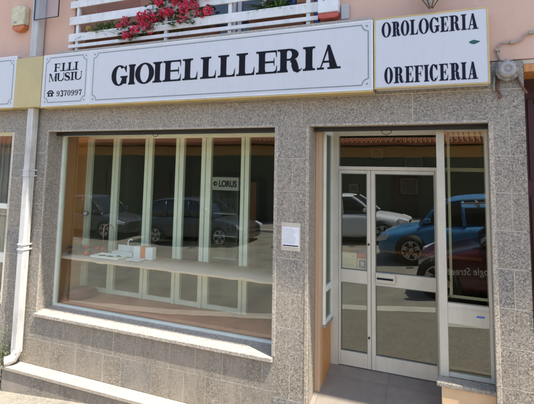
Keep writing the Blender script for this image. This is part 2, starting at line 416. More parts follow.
b.tube([(-.62, .12, 2.9), (-.61, .12, 2.87), (-.57, .12, 2.852), (-.53, .12, 2.87), (-.52, .12, 2.9)], .004, 6)
b.build('roller_shutter_edge', 'darkmetal', B)

# display window
y0, y1 = .235, .285
fr = frame_rect(MB(), -4.813, -1.657, .70, 2.925, y0, y1, .036, .036, .03).build('display_window', 'greenalu', B, .003)
MB().box(-4.776, -1.694, .256, .264, .737, 2.894).build('pane', 'glass', fr)
# display box behind it
MB().box(-5.04, -1.40, .286, .95, .70, .735).build('display_floor', 'carpet', B)
MB().box(-5.02, -4.98, .286, .95, .736, 2.95).build('side_panel', 'wood', B)
MB().box(-1.64, -1.60, .286, .95, .736, 2.95).build('side_panel', 'skirt', B)
MB().box(-5.04, -1.60, .286, .95, 2.951, 2.99).build('display_ceiling', 'white', B)
pt = MB(); posts = [-4.955, -4.455, -3.885, -3.375, -2.965, -2.405]
pw = [.10, .10, .115, .12, .14, .11]
pt.box(-4.98, -1.64, .87, .92, 2.905, 2.95)
partition = pt.build('display_partition', 'greenalu', B, .003)
for x, w in zip(posts, pw):
    q = MB().box(x-w/2, x-w*.08, .86, .915, .74, 2.904).box(x-w*.04, x+w/2, .87, .925, .74, 2.904); q.build('post', 'greenalu', partition, .004)
for i in range(4):
    if i == 0: continue
    x0, x1 = posts[i-0], posts[i+1]
    MB().box(x0+.045, x1-.06, .872, .91, .742, .80).build('rail', 'greenalu', partition, .003)
MB().box(posts[0]+.04, posts[1]-.04, .872, .91, .742, .80).build('rail', 'greenalu', partition, .003)
MB().box(posts[4]+.06, posts[5]-.04, .872, .91, .742, .795).build('rail', 'greenalu', partition, .003)
for i in range(5):
    MB().box(posts[i]+.045, posts[i+1]-.045, .886, .892, .80, 2.9).build('pane', 'innerglass', partition)
for x in (-3.41, -2.96, -2.44):
    MB().box(x-.02, x+.02, .80, .86, 1.19, 1.27).build('bracket', 'rust', partition, .004)
# the shop room
rw = MB()
rw.box(-5.3, 1.2, 4.3, 4.4, .4, 3.1); rw.box(-5.4, -5.3, .95, 4.4, .4, 3.1); rw.box(1.2, 1.3, .62, 4.4, .4, 3.1)
rw.box(-5.3, 1.2, .95, 4.3, 3.0, 3.1); rw.box(-1.3, 1.2, .66, .95, 3.0, 3.1); rw.box(-1.6, -1.25, .62, .95, .4, 3.0)
rw.build('shop_room', 'roomwall', B)
MB().box(-5.3, 1.2, .951, 4.3, .40, .48).box(-1.25, 1.2, .65, .95, .40, .48).build('shop_floor', 'roomfloor', B)
MB().box(-5.3, 1.2, 4.27, 4.299, .481, .60).build('skirting', 'skirt', B, .004)

# window to the left of the downpipe
fr = MB(); x0, x1 = -7.6, -5.472
frame_rect(fr, x0, x1, .74, 2.96, .15, .21, .05)
fr.box(x0+.05, x1-.05, .152, .208, 1.90, 1.97); fr.box(x0+.05, x1-.05, .152, .208, 1.18, 1.31); fr.box(-6.55, -6.48, .151, .209, .79, 1.18)
fw = fr.build('side_window', 'greenalu', B, .004)
for z0, z1 in ((.79, 1.18), (1.31, 1.90), (1.97, 2.91)):
    MB().box(x0+.05, x1-.05, .176, .184, z0, z1).build('pane', 'glass', fw)
MB().box(-7.6, -5.445, -.03, .15, .70, .735).build('side_window_sill', 'granite_sill', B, .004)
cu = MB(); n = 90; vs = []
for i in range(n+1):
    x = x0+(x1-x0)*i/n; y = .36+.022*math.sin(i*1.35)+.012*math.sin(i*.53+1)
    vs += [(x, y, .76), (x, y, 2.93), (x, y+.004, 2.93), (x, y+.004, .76)]
cu.add(vs, [(i*4+a, (i+1)*4+a, (i+1)*4+(a+1) % 4, i*4+(a+1) % 4) for i in range(n) for a in range(4)], True)
cu.build('curtain', 'curtain', fw, normals=True)
MB().box(-7.7, -5.35, .95, 1.0, .4, 3.0).box(-7.7, -5.47, .36, .95, .45, .5).build('side_room', 'roomwall', B)

# ------------------------------------------------------------------ entrance
MB().add([(-1.29, -.04, .10), (.303, -.04, .10), (.303, .62, .10), (-1.29, .62, .10), (-1.29, -.04, .29), (.303, -.04, .29), (.303, .62, .485), (-1.29, .62, .485)],
         [(0, 3, 2, 1), (4, 5, 6, 7), (0, 1, 5, 4), (1, 2, 6, 5), (2, 3, 7, 6), (3, 0, 4, 7)]).build('entrance_floor', 'entry', B, .006)
MB().box(-1.33, .33, -.40, -.05, -.22, .09).build('entrance_step', 'granite_ledge', B, .008)
MB().box(-1.29, .303, -.035, .5, -.22, .099).build('entrance_riser', 'granite_base', B)
MB().box(-1.289, -1.236, .20, .289, .30, 2.93).build('entrance_jamb', 'woodtan', B, .004)
fr = MB(); y0, y1 = .60, .65                          # fixed frame
fr.box(-1.232, -1.145, y0, y1, .476, 2.935); fr.box(-1.145, .30, y0+.001, y1, 2.885, 2.935); fr.box(-1.145, .30, y0-.004, y1, 2.515, 2.553)
fr.box(-.16, -.06, y0, y1, .486, 2.515)
ef = fr.build('entrance_frame', 'champagne', B, .004)
MB().box(-1.145, .30, .62, .627, 2.553, 2.885).build('transom_pane', 'doorglass', ef)
def leaf(x0, x1, l, r, name):
    m = MB(); ya, yb = .594, .640
    m.box(x0, x0+l, ya, yb, .49, 2.512); m.box(x1-r, x1, ya, yb, .49, 2.512)
    for z0, z1 in ((.49, .632), (1.33, 1.462), (2.478, 2.512)): m.box(x0+l, x1-r, ya+.002, yb-.002, z0, z1)
    o = m.build(name, 'champagne', B, .004)
    g = MB()                                                        # glazing beads
    for z0, z1 in ((.632, 1.33), (1.462, 2.478)):
        frame_rect(g, x0+l+.0005, x1-r-.0005, z0+.0005, z1-.0005, ya+.008, ya+.02, .007)
    g.build('glazing_bead', 'bead', o)
    for z0, z1 in ((.632, 1.33), (1.462, 2.478)):
        MB().box(x0+l, x1-r, .616, .622, z0, z1).build('pane', 'doorglass', o)
    return o
d1 = leaf(-1.143, -.802, .024, .038, 'door_leaf')
d2 = leaf(-.798, -.162, .042, .006, 'door_leaf')
h = MB().box(-.752, -.553, .574, .592, 1.366, 1.46); h.build('letter_plate', 'champagne', d2, .004)
MB().box(-.738, -.575, .566, .573, 1.398, 1.416).build('handle', 'ink', d2, .002)
MB().lathe([(.011, 0), (.011, .012), (.007, .016)], (-.822, .593, 1.74), 'Y', 12).build('lock', 'darkmetal', d1)
MB().lathe([(.011, 0), (.011, .012), (.007, .016)], (-.822, .593, .80), 'Y', 12).build('lock', 'darkmetal', d1)
# narrow showcase down the left flank of the recess
fr = MB(); X = -1.236
fr.box(X, X+.03, .292, .599, .96, 1.0); fr.box(X, X+.03, .292, .599, 2.88, 2.93); fr.box(X, X+.028, .292, .33, 1.0, 2.88); fr.box(X, X+.028, .56, .599, 1.0, 2.88); fr.box(X, X+.028, .33, .56, 1.27, 1.33)
ff = fr.build('flank_window', 'greenalu', B, .003)
MB().box(X+.008, X+.014, .33, .56, 1.0, 1.27).build('pane', 'flankglass', ff); MB().box(X+.008, X+.014, .33, .56, 1.33, 2.88).build('pane', 'flankglass', ff)
MB().box(X-.01, X+.008, .292, .599, .37, .93).build('flank_panel', 'wood', B)
MB().box(X-.01, X+.035, .292, .599, .931, .958).build('flank_sill', 'granite_reveal', B, .003)
MB().box(-1.59, -1.24, .30, .60, .40, .45).build('flank_base', 'roomwall', B)
# showcase window right of the door, on its ochre base
fr = MB(); y0, y1 = .25, .30
fr.box(-.132, -.062, y0-.01, y1, .70, 2.935); fr.box(.278, .303, y0, y1, .70, 2.935); fr.box(-.062, .278, y0+.001, y1, 2.885, 2.935)
fr.box(-.062, .278, y0-.004, y1, 1.16, 1.335); fr.box(-.062, .278, y0+.001, y1, .70, .735); fr.box(-.062, .278, y0-.008, y0-.004, 1.292, 1.3)
sf = fr.build('showcase_window', 'champagne', B, .004)
MB().box(-.062, .278, .27, .277, 1.335, 2.885).build('pane', 'doorglass', sf); MB().box(-.062, .278, .27, .277, .735, 1.16).build('pane', 'doorglass', sf)
g = MB(); frame_rect(g, -.04, .30, 1.36, 2.87, .34, .36, .024); g.build('inner_frame', 'greenalu', sf, .002)
MB().box(.175, .238, .2435, .2455, 1.237, 1.252).build('blue_mark', 'bluebox', sf)
MB().box(-.16, .303, .10, .245, .665, .699).build('showcase_ledge', 'granite_reveal', B, .004)
MB().box(-.122, .303, .115, .59, .30, .664).build('showcase_base', 'basepanel', B, .004)
MB().box(-.13, -.10, .301, .599, .70, 2.93).build('showcase_return', 'champagne', B, .003)
# neighbouring doorway at the right edge
sd = MB().box(.578, 1.75, .5, .56, -.22, 3.42).build('side_door', 'darkdoor', B)
for x in (.66, 1.22):
    for z0, z1 in ((.55, 1.25), (1.4, 2.3), (2.45, 3.2)): frame_rect(MB(), x, x+.46, z0, z1, .484, .499, .05).build('door_panel', 'darkdoor', sd, .006)
MB().lathe([(.03, 0), (.022, .03), (.03, .05), (.012, .06)], (1.15, .5, 1.35), 'Y', 14).build('handle', 'gold', sd)
MB().box(.577, 1.75, .0, .34, 3.36, 3.428).build('side_door_lintel', 'wood', B, .004)

# ------------------------------------------------------------------ balcony railing
rl = bpy.data.objects.new('balcony_railing', None); COL.objects.link(rl); rl.parent = B
for z0, z1 in ((4.52, 4.612), (4.298, 4.404), (4.080, 4.182), (3.996, 4.04), (4.72, 4.81), (4.90, 4.98)):
    MB().box(-4.50, -1.20, -.065, -.045, z0, z1).build('slat', 'rail', rl, .004)
for x in (-4.385, -3.03, -2.2, -1.31):
    MB().box(x-.022, x+.022, -.044, -.004, 3.964, 5.0).build('post', 'rail', rl, .004)
MB().box(-4.46, -1.195, -.07, -.02, 4.985, 5.03).build('top_rail', 'rail', rl, .006)
# doors at the back of the loggia
for x0, x1 in ((-3.25, -2.75), (-2.72, -2.3)):
    f = frame_rect(MB(), x0, x1, 3.94, 5.9, 1.18, 1.24, .06).build('loggia_door', 'white', B, .004)
    MB().box(x0+.06, x1-.06, 1.205, 1.212, 4.0, 5.84).build('pane', 'carglass', f)
for x0, x1 in ((-2.22, -1.86), (-1.6, -1.26)):
    s = frame_rect(MB(), x0, x1, 3.94, 5.9, 1.16, 1.21, .05)
    for k in range(38): s.box(x0+.05, x1-.05, 1.172+.0, 1.198, 4.0+k*.049, 4.03+k*.049)
    s.build('shutter', 'blue', B, .003)
MB().box(-1.85, -1.61, 1.17, 1.24, 3.94, 5.9).build('loggia_cupboard', 'wood', B)

# ------------------------------------------------------------------ lettering
def rc(x0, y0, x1, y1): return [(x0, y0), (x1, y0), (x1, y1), (x0, y1)]
def ring(cx, cy, rx, ry, ix, iy, a0=0, a1=360, n=36):
    out = []
    for i in range(n):
        a, c = math.radians(a0+(a1-a0)*i/n), math.radians(a0+(a1-a0)*(i+1)/n)
        out.append([(cx+rx*math.cos(a), cy+ry*math.sin(a)), (cx+rx*math.cos(c), cy+ry*math.sin(c)), (cx+ix*math.cos(c), cy+iy*math.sin(c)), (cx+ix*math.cos(a), cy+iy*math.sin(a))])
    return out
def stroke(pts, ws):
    out = []; L = []; Rr = []
    for i, p in enumerate(pts):
        a = pts[max(0, i-1)]; c = pts[min(len(pts)-1, i+1)]; dx, dy = c[0]-a[0], c[1]-a[1]; d = math.hypot(dx, dy) or 1
        w = ws[i] if isinstance(ws, (list, tuple)) else ws
        L.append((p[0]-dy/d*w/2, p[1]+dx/d*w/2)); Rr.append((p[0]+dy/d*w/2, p[1]-dx/d*w/2))
    for i in range(len(pts)-1): out.append([L[i], Rr[i], Rr[i+1], L[i+1]])
    return out
def arcpts(cx, cy, rx, ry, a0, a1, n=14): return [(cx+rx*math.cos(math.radians(a0+(a1-a0)*i/n)), cy+ry*math.sin(math.radians(a0+(a1-a0)*i/n))) for i in range(n+1)]
def serif(x0, x1, y, up, h, st0, st1):    # flat serif with bracket between x0..x1 around a stem st0..st1
    s = 1 if up else -1
    return [rc(x0, min(y, y+s*h), x1, max(y, y+s*h)), [(st0-.03, y+s*h), (st1+.03, y+s*h), (st1, y+s*h*2.1), (st0, y+s*h*2.1)]]
def glyph(ch, w, st, h=.055):
    """polygons of a slab-serif capital, w wide and 1 high; st stem width, h hairline"""
    P = []; e = min(.13, w*.16)
    def stem(x, s=st, sl=e, sr=e, y0=0, y1=1, top=True, bot=True):
        P.append(rc(x, y0+.004, x+s, y1-.004))
        if bot: P.extend(serif(x-sl, x+s+sr, 0, True, h, x, x+s))
        if top: P.extend(serif(x-sl, x+s+sr, 1, False, h, x, x+s))
    if ch == 'I': stem(w/2-st/2, st, w/2-st/2, w/2-st/2)
    elif ch == 'L':
        stem(e, st, e, e); P += [rc(e+st, .001, w-.02, h), [(w-.02-.16, h*.8), (w-.07, .13), (w-.02, .36), (w, .36), (w-.01, .0), (w-.1, .0)]]
    elif ch in 'EF':
        stem(e, st, e, .02); P += [rc(e+st, 1-h, w-.03, .999), [(w-.2, 1-h*.8), (w-.07, .9), (w-.035, .70), (w-.01, .70), (w-.02, 1), (w-.12, 1)]]
        m = w-.14; P += [rc(e+st, .5-h/2, m, .5+h/2), [(m-.07, .5), (m-.02, .55), (m, .67), (m+.02, .67), (m+.02, .33), (m, .33), (m-.02, .45)]]
        if ch == 'E': P += [rc(e+st, .001, w-.02, h), [(w-.19, h*.8), (w-.06, .13), (w-.02, .33), (w, .33), (w-.01, 0), (w-.1, 0)]]
        else: P += serif(0, e+st+e, 0, True, h*1.01, e, e+st)
    elif ch == 'O': P += ring(w/2, .5, w/2, .52, w/2-st, .52-h*.95, 0, 360, 44)
    elif ch in 'GC':
        k = ring(w/2, .5, w/2, .52, w/2-st, .52-h*.95, 48, 318 if ch == 'C' else 335, 40); P += k
        P.append([(w-.08, .98), (w-.035, .98), (w-.03, .64), (w-.06, .64), (w-.14, .80), (w-.19, .86)])
        if ch == 'G': P += [rc(w-st*1.02, .07, w-.015, .44)]; P += serif(w-st*1.02-.1, w+.045, .46, False, h, w-st, w-.02)
        else: P.append([(w-.02, .30), (w, .31), (w-.07, .12), (w-.16, .02), (w-.2, .08), (w-.1, .17)])
    elif ch == 'R':
        stem(e, st, e, .05); bw = w*.62-e-st*.4; cx = e+st+bw*.25
        P += ring(cx, .745, w*.86-cx, .255, w*.86-cx-st, .255-h, -90, 90, 20); P += [rc(e+st, 1-h, cx, .999), rc(e+st, .49, cx, .49+h)]
        P += stroke([(cx+bw*.18, .50), (cx+bw*.48, .44), (w*.70, .30), (w*.76, .10), (w*.84, .035), (w*.93, .05), (w*1.0, .13)], [st*.5, st*.85, st, st*.95, st*.6, .05, .03])
    elif ch == 'A':
        ap = w*.49; P += [[(w*.11, 0), (w*.11+.05, 0), (ap+.01, .88), (ap-.03, .99)], [(w*.86-st*1.05, 0), (w*.89, 0), (ap+.06, 1.0), (ap-.05, 1.0)], rc(w*.24, .27, w*.66, .27+h)]
        P += [rc(0, 0, w*.3, h), rc(w*.86-st*1.05-.1, .001, w, h)]
    elif ch == 'M':
        P += [rc(.08, 0, .13, 1), rc(w-.07-st, 0, w-.07, 1), [(.06, 1), (.06+st, 1), (w/2+.03, .12), (w/2-.02, 0)], [(w/2-.02, 0), (w/2+.03, 0), (w-.1, 1), (w-.16, 1)]]
        P += [rc(0, 0, .22, h), rc(0, 1-h, .12, 1), rc(w-.07-st-.07, .001, w, h), rc(w-.12, 1-h, w, .999)]
    elif ch == 'U':
        x = .07; P += [rc(x, .25, x+st, 1), rc(w-.13, .3, w-.08, 1), rc(0, 1-h, x+st+.07, .999), rc(w-.2, 1-h, w, .999)]
        P += ring((x+w-.08)/2, .3, (w-.08-x)/2, .32, (w-.08-x)/2-st*.75, .32-h*1.3, 180, 360, 22)
    elif ch == 'S':
        pts = arcpts(w/2, .74, w*.36, .24, 25, 190, 12)+[(w*.30, .58), (w*.5, .51), (w*.72, .42)]+arcpts(w/2, .26, w*.38, .24, 10, -160, 12)
        n = len(pts); P += stroke(pts, [.06+st*.85*math.exp(-((i-(n-1)/2)/(n*.17))**2)+.02 for i in range(n)])
        P += [rc(w*.80, .66, w*.87, .98), rc(w*.08, .02, w*.15, .34)]
    elif ch == '9':
        P += ring(w/2, .70, w*.45, .30, w*.45-st*.8, .24, 0, 360, 24)
        P += stroke([(w*.88, .7), (w*.87, .45), (w*.75, .18), (w*.5, .04), (w*.22, .06)], [st*.8, st*.8, st*.7, .09, .09]); P += ring(w*.2, .12, .09, .09, .001, .001, 0, 360, 10)
    elif ch == '3':
        P += stroke(arcpts(w*.45, .77, w*.36, .23, 150, -85, 14), [.09+st*.6*math.sin(math.pi*i/14) for i in range(15)])
        P += stroke(arcpts(w*.45, .29, w*.42, .29, 80, -150, 14), [.09+st*.7*math.sin(math.pi*i/14) for i in range(15)])
    elif ch == '7':
        P += [rc(.04, .86, w-.02, 1), rc(.03, .70, .10, .98)]; P += stroke([(w*.92, .9), (w*.62, .5), (w*.48, .02)], [.06, st*.8, st])
    elif ch == '0': P += ring(w/2, .5, w*.47, .51, w*.47-st*.85, .44, 0, 360, 28)
    elif ch == '.': P += ring(w/2, .09, .09, .09, .001, .001, 0, 360, 14)
    return P
def letters(items, y, mat, parent, z0, hgt, slope=0, stem=.155, hair=.055, name='lettering', base=None):
    """items: (char, x0, x1) in metres on the sign face; letters 2 mm proud"""
    mb = MB(); i = 0
    for ch, x0, x1 in items:
        zb = z0+slope*((x0+x1)/2-(base if base is not None else x0))
        w = (x1-x0)/hgt
        for p in glyph(ch, w, stem, hair):
            i += 1; mb.prism([(x0+a*hgt, zb+c*hgt) for a, c in p], y-.0022-.00002*(i % 40), y+.0005)
    return mb.build(name, mat, parent)
def spaced(txt, x0, x1, widths, gap):
    tot = sum(widths[c] for c in txt)+gap*(len(txt)-1); k = (x1-x0)/tot; x = x0; out = []
    for c in txt: out.append((c, x, x+widths[c]*k)); x += (widths[c]+gap)*k
    return out
def notched_border(x0, x1, z0, z1, y, parent, w=.009, n=.058):
    mb = MB(); c = []
    for (cx, cz, a0) in ((x0, z1, 0), (x1, z1, -90), (x1, z0, -180), (x0, z0, -270)):
        c.append([(cx+n*math.cos(math.radians(a)), cz+n*math.sin(math.radians(a))) for a in [a0-90*(i/8) for i in range(9)]])
    # corners curve inwards round each screw
    seq = [c[0][::-1], c[1][::-1], c[2][::-1], c[3][::-1]]
    pts = []
    for s in seq: pts += s
    pts.append(pts[0]); k = 0
    for q in stroke(pts, w): k += 1; mb.prism(q, y-.0016-.00003*(k % 5), y+.0004)
    mb.build('border_line', 'signborder', parent)
    for cx, cz in ((x0+.012, z1-.012), (x1-.012, z1-.012), (x1-.012, z0+.012), (x0+.012, z0+.012)):
        MB().lathe([(.009, -.001), (.009, .003), (.005, .005)], (cx, y, cz), 'Y', 12).build('screw', 'greycast', parent)
def sign(name, x0, x1, z0, z1, label, trim, yf=-.15, tw=.018, group='shop sign panels above the shopfront'):
    t = thing(name, ((x0+x1)/2, yf, z0), label, 'sign', group)
    MB().box(x0+.004, x1-.004, yf+.012, -.014, z0+.004, z1-.004).build('case', 'pipegrey', t, .004)
    frame_rect(MB(), x0, x1, z0, z1, yf-.004, yf+.02, tw).build('trim', trim, t, .003)
    MB().box(x0+tw, x1-tw, yf, yf+.011, z0+tw, z1-tw).build('face_panel', 'signface', t)
    if trim == 'white': MB().box(x0+.002, x1-.002, yf-.007, -.016, z0-.016, z0-.001).build('bottom_strip', 'gold', t, .002)
    return t
SZ0, SZ1 = 3.243, 3.905
# long main panel
t = sign('shop_sign', -4.035, -.648, SZ0, SZ1, 'long white sign panel with one row of bold black capitals between notched border lines', 'white')
px = [('G', -3.689, -3.464), ('I', -3.441, -3.345), ('O', -3.346, -3.085), ('I', -3.099, -2.977), ('E', -2.964, -2.726), ('L', -2.707, -2.516), ('L', -2.48, -2.29),
      ('L', -2.266, -2.065), ('L', -2.049, -1.843), ('E', -1.826, -1.596), ('R', -1.592, -1.334), ('I', -1.324, -1.202), ('A', -1.182, -.951)]
letters(px, -.15, 'ink', t, 3.447, .236, .0075, .29, .08, base=-3.69)
notched_border(-3.972, -.692, 3.292, 3.862, -.15, t)
# name panel
t = sign('shop_sign', -4.802, -4.037, SZ0, SZ1, 'small square white sign panel with two short lines of capitals and a telephone number', 'white')
letters(spaced('F.LLI', -4.615, -4.215, {'F': .8, '.': .2, 'L': .8, 'I': .55}, .02), -.15, 'ink', t, 3.680, .103, 0, .26, .075)
letters(spaced('MUSIU', -4.692, -4.15, {'M': 1.15, 'U': 1.0, 'S': .8, 'I': .55}, .03), -.15, 'ink', t, 3.556, .102, 0, .24, .075)
letters(spaced('9370997', -4.548, -4.137, {'9': .6, '3': .6, '7': .6, '0': .6}, .1), -.15, 'ink', t, 3.364, .068, 0, .2, .07, name='telephone_number')
ph = MB(); cx, cz = -4.652, 3.366
ph.prism([(cx-.045, cz), (cx+.045, cz), (cx+.036, cz+.036), (cx+.016, cz+.05), (cx-.016, cz+.05), (cx-.036, cz+.036)], -.1522, -.1495)
for q in stroke(arcpts(cx, cz+.038, .046, .034, 165, 15, 10), [.012, .014, .014, .015, .016, .016, .016, .015, .014, .014, .012]): ph.prism(q, -.1523, -.1495)
ph.prism(rc(cx-.058, cz+.036, cx-.03, cz+.052), -.1524, -.1495); ph.prism(rc(cx+.03, cz+.036, cx+.058, cz+.052), -.1524, -.1495)
ph.build('telephone_symbol', 'ink', t)
MB().lathe([(.015, 0), (.015, .0012)], (cx, -.1522, cz+.022), 'Y', 16).build('telephone_dial', 'signface', t)
notched_border(-4.752, -4.087, 3.292, 3.862, -.15, t)
# two-line panel at the right
t = sign('shop_sign', -.640, .312, SZ0+.004, 3.909, 'white sign panel in gold trim with two rows of narrow navy capitals at right', 'gold', -.153, .015)
o1 = [('O', -.569, -.485), ('R', -.479, -.404), ('O', -.400, -.326), ('L', -.322, -.253), ('O', -.246, -.161), ('G', -.156, -.078), ('E', -.069, -.003), ('R', .004, .092), ('I', .100, .143), ('A', .148, .235)]
letters(o1, -.153, 'navyink', t, 3.724, .137, 0, .17, .05)
o2 = [('O', -.548, -.473), ('R', -.467, -.379), ('E', -.370, -.298), ('F', -.292, -.215), ('I', -.210, -.167), ('C', -.162, -.093), ('E', -.085, -.012), ('R', .001, .085), ('I', .090, .134), ('A', .140, .222)]
letters(o2, -.153, 'navyink', t, 3.293, .148, 0, .17, .05)
s = MB(); cx, cz = .197, 3.611
poly = [(cx+.040*math.cos(a)*(1+.12*math.sin(3*a+1)), cz+.016*math.sin(a)*(1+.2*math.cos(4*a))) for a in [2*math.pi*i/22 for i in range(22)]]
s.prism(poly, -.1545, -.1525).build('sticker', 'sticker', t)
# neighbouring panel and the gold cover
t = sign('shop_sign', -8.2, -5.292, SZ0+.012, 3.945, 'blank end of a white bordered sign panel left of the gold cover', 'white')
notched_border(-8.14, -5.345, 3.305, 3.89, -.15, t)
t = thing('cover_panel', (-5.05, -.15, 3.25), 'plain dull gold metal cover over the downpipe between two signs', 'panel')
MB().box(-5.285, -4.809, -.165, -.013, 3.243, 3.900).build('metal_sheet', 'goldpanel', t, .006)
# ------------------------------------------------------------------ fittings on the wall
t = thing('drainpipe', (-5.0, -.07, -.05), 'white square drainpipe running down the left of the window to a dark spout', 'drainpipe')
MB().box(-5.065, -4.965, -.125, -.03, .20, 3.243).build('lower_pipe', 'pipe', t, .012, 3)
MB().box(-5.075, -4.965, -.15, -.03, 3.902, 6.6).build('upper_pipe', 'pipegrey', t, .012, 3)
for z in (1.44, 1.50, 2.36, 2.43): MB().box(-5.072, -4.958, -.132, -.001, z, z+.018).build('clamp', 'pipe', t, .003)
MB().box(-5.068, -4.962, -.128, -.03, 2.365, 2.425).build('socket', 'pipe', t, .006)
q = MB(); q.tube([(-5.015, -.08, .26), (-5.018, -.08, .19), (-5.035, -.1, .14), (-5.075, -.14, .115), (-5.10, -.17, .112)], .056, 14, False); q.build('spout', 'pipe', t)
MB().tube([(-5.094, -.163, .1125), (-5.104, -.175, .1118)], [.047, .048], 16).build('spout_mouth_shade', 'rubber', t)  # black disc paints the darkness inside the open spout

t = thing('alarm_siren', (-5.42, -.02, 4.3), 'weathered beige alarm siren with an orange lens, beside the grey pipe', 'alarm')
MB().prism([(-5.535, 4.39), (-5.29, 4.39), (-5.28, 4.62), (-5.33, 4.665), (-5.49, 4.67), (-5.545, 4.63)], -.10, -.011).build('housing', 'alarmbeige', t, .015, 3)
MB().prism([(-5.52, 4.386), (-5.285, 4.386), (-5.29, 4.34), (-5.36, 4.305), (-5.46, 4.31), (-5.51, 4.345)], -.095, -.011).build('lens', 'orange', t, .012, 3)
MB().box(-5.47, -5.42, -.102, -.099, 4.42, 4.445).build('badge', 'greycast', t)
t = thing('alarm_siren', (-1.09, -.02, 3.98), 'white alarm siren with a red lens at the end of the balcony', 'alarm')
MB().prism([(-1.195, 4.045), (-.985, 4.045), (-.985, 4.26), (-1.0, 4.29), (-1.18, 4.29), (-1.195, 4.26)], -.11, -.011).build('housing', 'white', t, .014, 3)
MB().prism([(-1.195, 4.041), (-.985, 4.041), (-.99, 3.998), (-1.02, 3.985), (-1.16, 3.985), (-1.19, 3.998)], -.105, -.011).build('lens', 'redlens', t, .01, 3)
MB().lathe([(.008, 0), (.008, .004)], (-1.13, -.11, 4.17), 'Y', 10).build('badge', 'greycast', t)
MB().box(-.972, -.893, -.05, -.011, 3.975, 4.13).alone('junction_box', 'pipegrey', (-.93, -.03, 3.97), 'small grey junction box on pink wall beside the red lens siren', 'junction box', bevel=.006)
# acrylic plate stood off over the pipe
t = thing('wall_plate', (-4.77, -.2, 4.4), 'pale blank plate with thin dark edging fixed across the top of the grey pipe', 'plate')
M['plate'] = glass('clear acrylic', (.93, .90, .90), 1.9, .12)
MB().box(-5.02, -4.60, -.162, -.156, 4.40, 5.1).build('sheet', 'plate', t)
frame_rect(MB(), -5.025, -4.592, 4.392, 5.108, -.166, -.153, .008).build('edging', 'darkmetal', t)
# wall lantern above the right sign: tip of a faceted glass body on an arm
t = thing('wall_lantern', (-.14, -.2, 3.9), 'faceted grey glass wall lantern whose pointed tip hangs above the right sign', 'lantern')
MB().lathe([(.006, 3.918), (.012, 3.93), (.03, 3.955), (.095, 4.06), (.105, 4.2), (.10, 4.205)], (-.14, -.2, 0), 'Z', 6, False).build('glass_body', 'greyglass', t)
q = MB()
for k in range(6):
    a = 2*math.pi*k/6; q.tube([(-.14+.012*math.cos(a), -.2+.012*math.sin(a), 3.93), (-.14+.097*math.cos(a), -.2+.097*math.sin(a), 4.06), (-.14+.107*math.cos(a), -.2+.107*math.sin(a), 4.2)], .006, 6)
q.tube([(-.14, -.2, 4.206), (-.14, -.2, 4.34), (-.14, -.1, 4.40), (-.14, -.02, 4.36)], .014, 8); q.build('lantern_frame', 'rust', t)
MB().lathe([(.11, 4.206), (.03, 4.29), (.015, 4.30)], (-.14, -.2, 0), 'Z', 6, False).build('cap', 'rust', t)
# round bulkhead lamp with its bracket
t = thing('bulkhead_lamp', (.45, -.06, 3.36), 'round grey bulkhead lamp with ribbed octagonal glass on a rusty bracket', 'lamp')
c = (.447, -.02, 3.372)
MB().lathe([(.088, -.002), (.098, .03), (.092, .05), (.078, .055)], c, 'Y', 8, False).build('lamp_body', 'greycast', t, .006)
MB().lathe([(.074, .054), (.07, .075), (.055, .092), (.032, .098), (.030, .090), (.018, .092), (.012, .104), (.002, .106)], c, 'Y', 20).build('lamp_glass', 'greyglass', t)
MB().tube([(.38, -.02, 3.31), (.372, -.03, 3.22), (.385, -.035, 3.175)], [.014, .012, .012], 8).build('bracket', 'rust', t)
MB().tube([(.52, -.02, 3.31), (.555, -.03, 3.23), (.59, -.035, 3.17)], [.012, .011, .011], 8).build('bracket', 'rust', t)
MB().tube([(.36, -.015, 3.36), (.348, -.02, 3.26), (.35, -.02, 3.2)], [.016, .012, .012], 8).build('bracket', 'greycast', t)
MB().lathe([(.016, 0), (.018, .02), (.01, .03)], (.39, -.03, 3.15), 'Y', 10).build('screw', 'rust', t)
for k in range(8):
    a = 2*math.pi*(k+.5)/8; MB().lathe([(.007, .03), (.007, .056), (.004, .059)], (c[0]+.084*math.cos(a), c[1], c[2]+.084*math.sin(a)), 'Y', 8).build('screw', 'greycast', t)
q = MB(); q.tube([(.40, -.025, 3.45), (.382, -.025, 3.53), (.386, -.025, 3.585), (.41, -.025, 3.613), (.46, -.025, 3.615), (.53, -.025, 3.617), (.565, -.025, 3.628), (.585, -.025, 3.665), (.62, -.025, 3.685), (.70, -.025, 3.69), (1.2, -.025, 3.70), (2.6, -.025, 3.72)], .0085, 8)
for x, z in ((.384, 3.56), (.5, 3.617), (.64, 3.687), (1.0, 3.696)): q.box(x-.018, x+.018, -.04, -.0095, z-.014, z+.014)
q.alone('wall_cable', 'cable', (.45, -.02, 3.5), 'brown cable clipped to the pink wall, bending down to the bulkhead lamp', 'cable')
# notice
t = thing('notice', (-1.475, -.01, 1.71), 'white printed notice in a yellowed sleeve taped to the granite pillar', 'notice')
MB().box(-1.578, -1.378, -.006, -.0015, 1.712, 1.985).build('sleeve', 'plasticfilm', t, .001)
MB().box(-1.566, -1.392, -.0085, -.0062, 1.752, 1.942).build('paper', 'whitepaper', t)
q = MB()
for k in range(12):
    z = 1.922-k*.0125; L = (.10 if k < 1 else .14)*(.7+.3*random.random())
    x = -1.556
    while x < -1.556+L: wd = .006+.016*random.random(); q.box(x, x+wd, -.0092, -.0084, z, z+.0045); x += wd+.005
q.build('printed_lines', 'pipegrey', t)
MB().box(-1.558, -1.40, -.0094, -.0084, 1.758, 1.768).build('printed_bar', 'ink', t)

